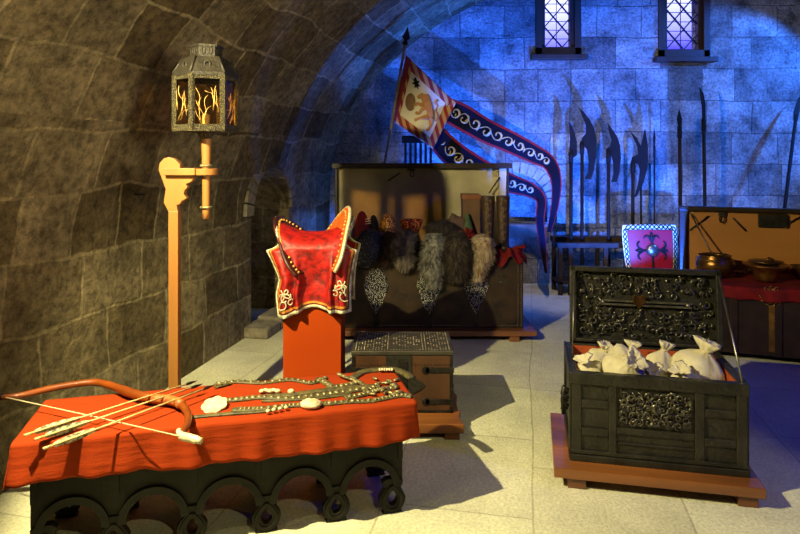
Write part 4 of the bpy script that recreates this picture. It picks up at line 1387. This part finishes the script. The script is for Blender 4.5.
def flagf(u, v, off=0.0):
    a = (q00[0] + (q01[0] - q00[0]) * u, q00[1] + (q01[1] - q00[1]) * u)
    b_ = (q10[0] + (q11[0] - q10[0]) * u, q10[1] + (q11[1] - q10[1]) * u)
    px = a[0] + (b_[0] - a[0]) * v; py = a[1] + (b_[1] - a[1]) * v
    return FB(px, py, FY - .02 + .04 * math.sin(u * 7 + v * 2) - off)


def flag_mat():
    m, nt, b = newmat('banner_field')
    N = nt.nodes.new; L = nt.links.new
    tc = N('ShaderNodeTexCoord'); sp = N('ShaderNodeSeparateXYZ'); L(tc.outputs['UV'], sp.inputs[0])

    def mth(op, a, b_=None):
        k = N('ShaderNodeMath'); k.operation = op
        for i, q in enumerate((a, b_)):
            if q is None: continue
            if isinstance(q, (int, float)): k.inputs[i].default_value = q
            else: L(q, k.inputs[i])
        return k.outputs[0]
    u, v = sp.outputs['X'], sp.outputs['Y']
    d = mth('MINIMUM', mth('MINIMUM', u, mth('SUBTRACT', 1.0, u)), mth('MINIMUM', v, mth('SUBTRACT', 1.0, v)))
    inside = mth('GREATER_THAN', d, .15)
    st = mth('GREATER_THAN', mth('FRACT', mth('MULTIPLY', mth('ADD', u, v), 5.0)), .5)
    m1 = N('ShaderNodeMix'); m1.data_type = 'RGBA'; L(st, m1.inputs['Factor']); m1.inputs['A'].default_value = srgb(120, 16, 16); m1.inputs['B'].default_value = srgb(160, 122, 76)
    m2 = N('ShaderNodeMix'); m2.data_type = 'RGBA'; L(inside, m2.inputs['Factor']); L(m1.outputs['Result'], m2.inputs['A']); m2.inputs['B'].default_value = srgb(190, 180, 158)
    hoist = mth('LESS_THAN', u, .1)
    m3 = N('ShaderNodeMix'); m3.data_type = 'RGBA'; L(hoist, m3.inputs['Factor']); L(m2.outputs['Result'], m3.inputs['A']); m3.inputs['B'].default_value = srgb(110, 14, 14)
    L(m3.outputs['Result'], b.inputs['Base Color']); b.inputs['Roughness'].default_value = .8
    return m


fl = MB().grid(lambda u, v: flagf(u, v), 30, 30).build('flag', flag_mat(), bn, solid=.004)
# lion and small bird stitched on
lion = [(146, 262), (158, 252), (170, 258), (178, 248), (192, 252), (198, 264), (210, 276), (220, 292), (224, 306), (214, 312), (206, 300), (206, 318), (196, 322), (198, 336), (206, 348), (204, 362), (212, 370), (200, 372), (192, 358), (184, 350), (184, 366), (188, 380), (182, 392), (172, 390), (176, 376), (172, 358), (166, 344), (150, 350), (138, 352), (126, 350), (128, 342), (146, 338), (156, 326), (150, 310), (140, 316), (130, 306), (138, 294), (134, 282), (140, 272), (150, 276)]
LIONM = mat('lion_applique', srgb(176, 122, 66), srgb(140, 88, 44), 20, .8)


def z1(zx, zy): return (380 + zx / 3.68, 25 + zy / 3.68)


def flag_patch(poly, m, name, off=.012):
    vs = [FB(*z1(a, b_), FY) for a, b_ in poly]
    # find local depth of the cloth at the patch
    def depth(px, py):
        best = 1e9; bd = FY
        for i in range(13):
            for j in range(13):
                p_ = flagf(i / 12, j / 12) + BO; X = p_.x / p_.y * 620 + 400; Z = 155 + (CZ - p_.z) / p_.y * 620
                dd = (X - px) ** 2 + (Z - py) ** 2
                if dd < best: best = dd; bd = p_.y
        return bd
    vs = [FB(*z1(a, b_), depth(*z1(a, b_)) - off) for a, b_ in poly]
    n_ = len(vs)
    mb = MB().add(vs + [v_ + V((0, .006, 0)) for v_ in vs], [tuple(range(n_)), tuple(range(2 * n_ - 1, n_ - 1, -1))] + [(i, (i + 1) % n_, (i + 1) % n_ + n_, i + n_) for i in range(n_)])
    return mb.build(name, m, fl)


mbl = MB()


def lz(zx, zy):
    px, py = z1(zx, zy)
    best = 1e9; bd = FY
    for i in range(15):
        for j in range(15):
            p_ = flagf(i / 14, j / 14) + BO
            dd = (p_.x / p_.y * 620 + 400 - px) ** 2 + (155 + (CZ - p_.z) / p_.y * 620 - py) ** 2
            if dd < best: best = dd; bd = p_.y
    return FB(px, py, bd - .014)


for pp, rr2 in (([(168, 268), (176, 292), (184, 318), (186, 338)], [.05, .052, .036, .04]), ([(166, 256), (168, 270), (170, 282)], [.035, .055, .04]), ([(140, 266), (150, 262), (160, 260)], [.018, .028, .03]),
                ([(168, 288), (150, 294), (138, 288), (130, 296)], [.026, .02, .014, .018]), ([(172, 300), (154, 312), (144, 326), (132, 322)], [.026, .02, .015, .018]),
                ([(184, 336), (164, 340), (148, 342), (128, 350)], [.034, .026, .016, .018]), ([(188, 340), (186, 362), (182, 378), (172, 390)], [.034, .026, .015, .018]),
                ([(190, 342), (206, 352), (212, 332), (204, 314), (212, 296), (204, 286), (214, 276)], [.01, .01, .01, .01, .012, .016, .006])):
    cpts = catmull([lz(*q) for q in pp], 5); nn_ = len(cpts)
    mbl.tube(cpts, [rr2[min(int(i / (nn_ - 1) * (len(rr2) - 1)), len(rr2) - 2)] * (1 - (i / (nn_ - 1) * (len(rr2) - 1)) % 1) + rr2[min(int(i / (nn_ - 1) * (len(rr2) - 1)) + 1, len(rr2) - 1)] * ((i / (nn_ - 1) * (len(rr2) - 1)) % 1) for i in range(nn_)], 10, flat=(1, .15, 1))
mbl.build('lion_emblem', LIONM, fl)
flag_patch([(112 + 19 * math.cos(a), 284 + 33 * math.sin(a)) for a in [2 * PI * k / 18 for k in range(18)]] + [], mat('ball_applique', srgb(120, 86, 52), None, 20, .8), 'round_emblem', .014)
flag_patch([(118, 192), (124, 200), (132, 190), (136, 204), (146, 206), (140, 216), (150, 226), (140, 226), (142, 238), (134, 228), (126, 232), (128, 220), (116, 214), (126, 210)], M['nearblack'], 'bird_emblem', .02)


def streamer_mat():
    m, nt, b = newmat('navy_streamer_cloth')
    N = nt.nodes.new; L = nt.links.new
    tc = N('ShaderNodeTexCoord'); sp = N('ShaderNodeSeparateXYZ'); L(tc.outputs['UV'], sp.inputs[0])
    s1 = N('ShaderNodeMath'); s1.operation = 'SUBTRACT'; L(sp.outputs['Y'], s1.inputs[0]); s1.inputs[1].default_value = .5
    s2 = N('ShaderNodeMath'); s2.operation = 'ABSOLUTE'; L(s1.outputs[0], s2.inputs[0])
    r = N('ShaderNodeValToRGB'); r.color_ramp.interpolation = 'CONSTANT'
    r.color_ramp.elements[0].color = srgb(12, 12, 26); r.color_ramp.elements[1].position = .40; r.color_ramp.elements[1].color = srgb(120, 26, 30)
    L(s2.outputs[0], r.inputs[0]); L(r.outputs[0], b.inputs['Base Color']); b.inputs['Roughness'].default_value = .95; b.inputs['Specular IOR Level'].default_value = .08
    return m


SM = streamer_mat()
SGOLD = mat('streamer_gold', srgb(190, 172, 130), srgb(130, 108, 74), 30, .6)


def streamer(label, ctr, wid, yoff, scroll):
    cp = catmull([V((a, b_, 0)) for a, b_ in ctr], 8)
    n_ = len(cp)
    ws = []
    for i in range(n_):
        t = i / (n_ - 1) * (len(wid) - 1); k = int(min(t, len(wid) - 2)); ws.append(wid[k] + (wid[k + 1] - wid[k]) * (t - k))

    def f(u, v):
        t = u * (n_ - 1); k = int(min(t, n_ - 2)); p_ = cp[k].lerp(cp[k + 1], t - k)
        d = cp[min(k + 2, n_ - 1)] - cp[max(k - 1, 0)]; d.normalize()
        w2 = ws[k] + (ws[k + 1] - ws[k]) * (t - k)
        nx = V((-d.y, d.x, 0))
        if abs(d.x) < .5: nx = nx
        q = p_ + nx * (v - .5) * w2
        return FB(q.x, q.y, FY + yoff + .05 * math.sin(u * 14) + .03 * (v - .5))
    s = MB().grid(f, 90, 8).build('streamer', SM, bn, solid=.004)
    s['label'] = label
    mb = MB()
    stem = []
    for k in range(scroll[0] * 8 + 1):
        u = scroll[1] + (scroll[2] - scroll[1]) * k / (scroll[0] * 8)
        up = f(u, 1) - f(u, 0)
        stem.append(f(u, .5) - V((0, .012, 0)) + up * .17 * math.sin(k / 8 * PI))
    mb.tube(stem, .005, 5)
    for k in range(scroll[0]):
        u = scroll[1] + (scroll[2] - scroll[1]) * (k + .5) / scroll[0]
        sg = 1 if k % 2 else -1
        dd = (f(min(1, u + .02), .5) - f(u, .5)).normalized(); up = f(u, 1) - f(u, 0); w2 = up.length; up.normalize()
        c_ = f(u, .5) - V((0, .012, 0)) + up * sg * w2 * .04
        mb.tube(curl(c_, w2 * .23, dd, up, .8, -1.2 * sg, sg, 10), [.006, .010, .013, .015, .013, .010, .008, .007, .007, .009, .011], 6)
        mb.tube([c_ - dd * w2 * .42 - up * sg * w2 * .12, c_ - dd * w2 * .34, c_ - dd * w2 * .36 + up * sg * w2 * .14], [.004, .010, .003], 5)
    mb.build('vine_embroidery', SGOLD, s)


streamer('upper navy streamer with red edges and pale vine embroidery', [(446, 109), (462, 117), (486, 131), (510, 142), (534, 154), (549, 163), (556, 180), (555, 205), (549, 232)], [24, 26, 24, 22, 19, 15, 11, 8, 4], .02, (10, .05, .62))
streamer('lower navy streamer passing behind the chest lid', [(436, 136), (450, 151), (468, 164), (490, 175), (512, 184), (530, 190), (541, 200), (540, 220), (543, 246), (546, 273)], [22, 26, 26, 22, 19, 15, 10, 9, 7, 2], .09, (9, .08, .58))

# slatted chair back behind the chest
ch = thing('slatted_chair', 'dark slatted chair back standing behind the large chest, under the banner', 'chair', (.02, 7.35, 0))
for k in range(6): MB().box(.03 + .06 * k, .06 + .06 * k, 0, .025, .45, 1.86).build('slat', M['blackwood'], ch, bevel=.003)
MB().box(0, .38, -.005, .03, 1.84, 1.93).build('top_rail', M['blackwood'], ch, bevel=.006)
MB().box(0, .38, -.40, .03, .42, .46).build('seat', M['blackwood'], ch, bevel=.004)
for x in (0, .345):
    for y in (-.395, -.005): MB().box(x, x + .035, y, y + .035, 0, .42).build('leg', M['blackwood'], ch)

# ------------------------------------------------------------------ weapon rack
RY = 7.50
rk = thing('weapon_rack', 'low dark wooden rack holding the pole weapons against the blue wall', 'rack', (1.92, RY, 0))
RW = 1.98
for x in (0, .12, .55, 1.05, RW - .05):
    MB().box(x, x + .05, 0, .04, 0, .58).build('post', M['rackwood'], rk, bevel=.003)
    if x not in (.12,): MB().box(x, x + .05, .32, .36, 0, .62).build('post', M['rackwood'], rk, bevel=.003)
MB().box(-.02, RW + .02, -.012, .10, .575, .635).build('rail', M['rackwood'], rk, bevel=.004)
MB().box(-.02, RW + .02, .20, .36, .62, .68).build('rail', M['rackwood'], rk, bevel=.004)
MB().box(0, RW, .0, .35, .13, .17).build('foot_board', M['rackwood'], rk, bevel=.004)

WY = RY + .15


def weapon(name, label, px0, pyb, px1, pyt, blades, Y=WY, r_=.021, cat='polearm', tilt=0.0, shaft_m='shaft'):
    """blades: polygons in photograph points, given real thickness at the weapon's distance"""
    zb_ = .17
    a = P(px0, pyb, Y=Y); a = V((a.x, Y, zb_))
    t = thing(name, label, cat, tuple(a), 0, 'pole weapons along the back wall')
    b_ = P(px1, pyt, Y=Y + tilt) - a
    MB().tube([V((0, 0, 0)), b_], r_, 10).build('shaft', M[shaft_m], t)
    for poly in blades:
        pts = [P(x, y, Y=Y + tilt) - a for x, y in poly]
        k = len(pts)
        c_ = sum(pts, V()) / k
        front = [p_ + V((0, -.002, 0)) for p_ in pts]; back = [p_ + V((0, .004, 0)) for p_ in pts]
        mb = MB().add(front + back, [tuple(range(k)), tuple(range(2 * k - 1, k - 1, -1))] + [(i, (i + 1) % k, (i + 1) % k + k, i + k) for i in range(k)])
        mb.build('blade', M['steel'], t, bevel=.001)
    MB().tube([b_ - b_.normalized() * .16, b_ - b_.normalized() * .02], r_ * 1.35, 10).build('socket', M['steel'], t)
    return t


def cres(off, s=1.0, f=1):
    return None


weapon('crescent_halberd', 'halberd with the largest crescent blade, second weapon from the left of the rack', 582, 240, 582, 141,
       [[(578.6, 107), (584, 112), (590, 120), (594.5, 129), (596.5, 142), (596, 156), (594, 170), (591, 179), (584.5, 179), (588, 172), (588.5, 160), (587, 150), (584, 146), (581, 145), (582, 138), (586, 133), (586, 125), (582, 116)]])
weapon('crescent_halberd', 'smaller crescent halberd standing between the largest crescent blade and the beaked one', 608.5, 240, 608.5, 150,
       [[(607.5, 123), (612, 129), (617, 136), (620, 145), (621, 158), (619.5, 172), (617, 182), (611, 182), (613.5, 174), (613, 162), (611, 155), (606, 153), (606, 149), (610, 146), (611.5, 140), (609, 132)]])
weapon('beaked_halberd', 'beaked halberd with hooked forward tip, blade outline partly wall shadow, just left above the red shield', 632.5, 226, 633, 160,
       [[(630, 131), (637, 138), (641, 146), (645, 128), (648, 145), (648, 165), (644, 182), (637, 196), (634, 198), (638, 184), (640, 170), (638, 164), (631, 162), (632, 157), (638, 154), (637, 146)]])  # outline takes in part of a wall shadow, built as solid blade
weapon('glaive', 'leftmost glaive of the rack, with a short dark upright blade', 571, 240, 571, 150,
       [[(569, 122), (574, 130), (577, 142), (577, 155), (573.5, 158), (569, 154), (570, 140)]])
weapon('thin_spear', 'very thin spear rising just above the top of the red shield', 654.5, 240, 654.3, 145, [[(654.2, 127), (655.6, 138), (654.8, 147), (653.4, 147), (653.0, 138)]], r_=.010)
weapon('broad_spear', 'spear with a dark leaf-shaped point, at the left edge of the right-hand chest lid', 681, 240, 679.6, 125, [[(679.3, 109), (682.2, 119), (681.4, 128), (678.2, 128), (676.8, 119)]])
weapon('long_glaive', 'tallest glaive of the rack, with a narrow curved knife blade', 706, 240, 703.6, 118, [[(699.3, 87), (703.5, 93), (705.6, 104), (705.6, 120), (702.4, 120), (701.6, 106)]])
weapon('plain_pike', 'plain pike with short spike between the halberd and the thin spear', 641, 240, 641, 170, [[(641, 158), (642.5, 168), (641, 174), (639.5, 168)]], Y=WY + .05, r_=.012)
# leaning pole weapon on the right
t = thing('leaning_glaive', 'long glaive leaning to the right against the blue wall, behind the open wooden chest', 'polearm', tuple(V((4.05, 6.75, 0))), 0)
aa = V((4.05, 6.75, 0)); bt = P(796, 115, Y=7.8) - aa
bt2 = bt
lowpt = P(766, 218, Y=7.0)
MB().tube([V((0, 0, 0)), bt], .02, 10).build('shaft', M['shaft'], t)
un = bt.normalized(); sdv = V((1, 0, -.2)).normalized()
MB().prism([(-.02, 0), (-.035, .12), (-.02, .2), (.0, .33), (.06, .47), (.045, .3), (.04, .15), (.03, 0)], bt - un * .08, sdv, un, V((0, .008, 0))).build('blade', M['steel'], t)

# shield
sw = .33
shd = thing('heater_shield', 'red shield with black cross and cream interlaced border, leaning on the rack', 'shield', (2.94, 7.16, .0))


def shf(u, v):
    h = .88 * v; t = 1 - v
    hw = sw * (1 - .30 * max(0, t - .1) ** 1.6 - .35 * max(0, t - .7) ** 1.2 * 2.2)
    x = (u - .5) * 2 * hw
    zz = h + .012 * (1 - (2 * u - 1) ** 2) * v
    if v > .9: x *= 1 - .9 * (v - .9) ** 1.3
    return V((x, .12 * v + .05 * (2 * u - 1) ** 2, zz))


def shield_mat():
    m, nt, b = newmat('shield_face')
    N = nt.nodes.new; L = nt.links.new
    tc = N('ShaderNodeTexCoord'); sp = N('ShaderNodeSeparateXYZ'); L(tc.outputs['UV'], sp.inputs[0])

    def mth(op, a, b_=None):
        k = N('ShaderNodeMath'); k.operation = op
        for i, q in enumerate((a, b_)):
            if q is None: continue
            if isinstance(q, (int, float)): k.inputs[i].default_value = q
            else: L(q, k.inputs[i])
        return k.outputs[0]
    u, v = sp.outputs['X'], sp.outputs['Y']
    d = mth('MINIMUM', mth('MULTIPLY', mth('MINIMUM', u, mth('SUBTRACT', 1.0, u)), .66), mth('MULTIPLY', mth('MINIMUM', v, mth('SUBTRACT', 1.0, v)), .88))
    r = N('ShaderNodeValToRGB'); r.color_ramp.interpolation = 'CONSTANT'
    e = r.color_ramp.elements; e[0].color = srgb(40, 34, 28); e[1].position = .006; e[1].color = srgb(215, 208, 170)
    q = e.new(.062); q.color = srgb(40, 30, 24); q = e.new(.068); q.color = srgb(150, 14, 34)
    L(d, r.inputs[0]); L(r.outputs[0], b.inputs['Base Color']); b.inputs['Roughness'].default_value = .45
    return m


sf = MB().grid(shf, 40, 40).build('face', shield_mat(), shd, solid=.015)
mb = MB()
offv = V((0, -.013, 0))
k = 0
path1 = []; path2 = []
loop = [(.052, .03 + .9 * i / 26) for i in range(27)] + [(.052 + .896 * i / 20, .962) for i in range(1, 20)] + [(.948, .93 - .9 * i / 26) for i in range(27)]
for i in range(len(loop) * 4 - 4):
    f_ = i / 4; a = loop[int(f_)]; b_ = loop[int(f_) + 1]; tt = f_ - int(f_)
    u, v = a[0] + (b_[0] - a[0]) * tt, a[1] + (b_[1] - a[1]) * tt
    dx, dy = b_[0] - a[0], b_[1] - a[1]; l_ = math.hypot(dx, dy) or 1
    ph = math.sin(i * .42) * .026
    for sg, pth in ((1, path1), (-1, path2)):
        uu = min(max(u + sg * ph * (-dy / l_), .006), .994); vv = min(max(v + sg * ph * (dx / l_), .006), .994)
        pth.append(shf(uu, vv) + offv)
mb.tube(path1, .0065, 5).tube(path2, .0065, 5)
mb.build('interlace_border', M['nearblack'], sf)
mb = MB()


def sp_(u, v): return shf(u, v) + offv


cu, cv = .5, .66
for du, dv in ((1, 0), (-1, 0), (0, 1), (0, -1)):
    L2 = .30 if du else (.24 if dv > 0 else .5)
    mb.tube([sp_(cu + du * L2 * t_, cv + dv * L2 * t_) for t_ in (0, .3, .6, .85, 1)], [.012, .012, .014, .02, .006], 6)
    if dv < 0: continue
    for sg in (-1, 1):
        pts = []
        for t_ in range(9):
            a = t_ / 8 * 2.6
            al = L2 * .55 + .09 * math.sin(a) ; ac = sg * (.02 + .13 * (1 - math.cos(a)) / 2)
            pts.append(sp_(cu + du * al + (ac if dv else 0), cv + dv * al * .85 + (ac * .85 if du else 0)))
        mb.tube(pts, [.006, .012, .014, .014, .014, .013, .012, .010, .004], 6)
mb.build('cross_emblem', M['nearblack'], sf)
MB().blob(sp_(cu, cv), (.075, .05, .075), 24, 14).build('boss', M['rod'], shd)

# ------------------------------------------------------------------ right-hand chest
RX, RYc = 2.46, 5.25
RR = R(-20)
RMAT = Matrix.Translation(V((RX, RYc, 0))) @ Matrix.Rotation(RR, 4, 'Z')
RINV = RMAT.inverted()


def RP(px, py, yl):
    """local point of the chest met by a sight line on its plane y = yl"""
    a = RINV @ V((0, 0, CZ)); b_ = RINV @ P(px, py, Y=1.0)
    return a + (b_ - a) * ((yl - a.y) / (b_.y - a.y))


rc = thing('wooden_chest', 'large open dark wooden chest with honey-coloured lid, at the right edge', 'chest', (RX, RYc, 0), RR)
RL, RD, RH = 1.75, .78, .60
mb = MB().box(0, RL, 0, .03, .06, RH).box(0, RL, RD - .03, RD, .06, RH).box(0, .03, .03, RD - .03, .06, RH).box(RL - .03, RL, .03, RD - .03, .06, RH).box(.03, RL - .03, .03, RD - .03, .06, .09)
mb.build('body', M['blackwood'], rc, bevel=.005)
for x in (0, .3, .62, 1.3, RL - .06): MB().box(x, x + .055, -.012, 0, .06, RH - .06).build('batten', M['blackwood'], rc, bevel=.003)
for x in (.02, RL - .12):
    for y in (.02, RD - .12): MB().box(x, x + .1, y, y + .1, 0, .06).build('foot', M['blackwood'], rc)
LLH = .585
mb = MB().box(0, RL, RD - .005, RD + .02, RH, RH + LLH).box(-.03, .02, RD - .09, RD, RH - .1, RH + LLH).box(RL - .02, RL + .03, RD - .09, RD, RH, RH + LLH).box(-.035, RL + .035, RD - .1, RD + .025, RH + LLH - .01, RH + LLH + .025)
rl = mb.build('lid', M['blackwood'], rc, bevel=.004)
MB().box(.02, RL - .02, RD - .015, RD - .005, RH + .0, RH + LLH - .01).build('lining_board', M['lidwood'], rl)
l0 = RP(758, 227, RD - .03)
MB().box(l0.x, l0.x + .24, RD - .05, RD - .015, l0.z, l0.z + .12).build('lock_box', M['iron'], rl, bevel=.004)
hx1 = RP(722, 214, RD - .05)
mb = MB().tube([hx1 + V((.022 * math.cos(a), 0, -.045 + .035 * math.sin(a))) for a in [2 * PI * k / 14 for k in range(14)]], .007, 6, True).box(hx1.x - .025, hx1.x + .025, hx1.y - .01, RD, hx1.z - .02, hx1.z + .03)
mb.build('hasp', M['iron'], rl)
for a, b_ in (((690, 230), (709, 216)), ((733, 218), (746, 231)), ((784, 226), (800, 217))):
    MB().tube([RP(*a, RD - .03), RP(*b_, RD - .03)], .008, 6).build('lid_stay', M['iron'], rl)
MB().tube([RP(691, 214, RD - .05), RP(713, 256, .5)], .007, 6).build('support_rod', M['rod'], rc)


def rcl(u, v):
    x = -.01 + (RL + .02) * u
    t = v
    if t < .25:
        z = RH + .012 - (.25 - t) / .25 * .10 - .02 * noise.noise(V((x * 6, 0, 0))); y = -.022 - .01 * math.sin(x * 23) * (.25 - t) / .25
    else:
        y = -.018 + (t - .25) / .75 * (RD - .05); z = RH + .014 + .008 * noise.noise(V((x * 7, y * 7, 1)))
    return RMAT @ V((x, y, z))


tag(MB().grid(rcl, 80, 30).build('red_lining_cloth', M['velvet'], solid=.008), 'dark red cloth spread over the rim of the right-hand wooden chest', 'cloth')
# rosette lock
RC = RP(772, 296, -.02)
mb = MB()
for k in range(12):
    a = 2 * PI * k / 12
    c_ = RC + V((.066 * math.cos(a), 0, .058 * math.sin(a)))
    mb.tube(curl(c_, .024, xu, zu, 1.0, a, 1, 8), .0045, 5)
for k in range(6):
    a = 2 * PI * k / 6 + .3
    mb.tube(curl(RC + V((.03 * math.cos(a), 0, .03 * math.sin(a))), .02, xu, zu, 1.0, a, -1, 8), .0045, 5)
mb.blob(RC, (.014, .008, .014), 12, 8)
mb.build('rosette_mount', M['brass'], rc)
MB().box(RC.x - .02, RC.x + .02, -.014, .0, .1, RC.z - .08).build('strap', M['brass'], rc)

zc_ = RH + .03


def bowl(name, lab, px, Y, prof_, m, handle=None):
    x = (px - 400) / 620 * Y
    t = thing(name, lab, 'bowl', (x, Y, zc_))
    MB().lathe(prof_, 36).build('vessel', m, t)
    return t


b_ = bowl('bronze_bowl', 'round dark bronze bowl on the red cloth, left of the lidded pan', 715, 5.5,
          [(.05, 0), (.10, .012), (.145, .05), (.16, .10), (.15, .15), (.125, .172), (.135, .185), (.128, .187), (.115, .172), (.14, .14), (.15, .10), (.13, .05), (.08, .02), (.01, .015)], M['bronze'])
MB().tube([V((.148 * math.cos(a), .148 * math.sin(a), .15)) for a in [2 * PI * k / 32 for k in range(32)]], .005, 6, True).build('rim_band', M['brass'], b_)
b_ = bowl('footed_pan', 'wide-rimmed brass pan on a narrow foot, right of the bronze bowl', 766, 5.3,
          [(.08, 0), (.085, .02), (.095, .05), (.10, .09), (.15, .115), (.175, .13), (.178, .138), (.165, .14), (.12, .12), (.08, .10), (.01, .095)], M['brass'])
MB().lathe([(.10, .14), (.11, .15), (.13, .158), (.135, .165), (.06, .172), (.01, .175)], 30).build('cover', M['bronze'], b_)
MB().tube([V((.0, .0, .17)), V((.02, 0, .19)), V((.05, 0, .185)), V((.06, .0, .172))], .008, 8).build('handle', M['bronze'], b_)
t = thing('ladle', 'dark long-handled ladle lying between the bronze bowl and the brass pan', 'ladle', (3.05, 5.55, RH + .03))
MB().lathe([(.01, .0), (.04, .006), (.055, .03), (.05, .032), (.035, .012), (.005, .008)], 20).build('cup', M['bronze'], t)
MB().tube([V((.04, 0, .03)), V((.14, .01, .05)), V((.26, .02, .035))], .008, 8).build('handle', M['bronze'], t)
b_ = bowl('small_bowl', 'small brass bowl at the extreme right edge on the red cloth', 800, 5.45, [(.04, 0), (.07, .02), (.085, .07), (.08, .10), (.07, .1), (.07, .06), (.05, .03), (.01, .02)], M['brass'])
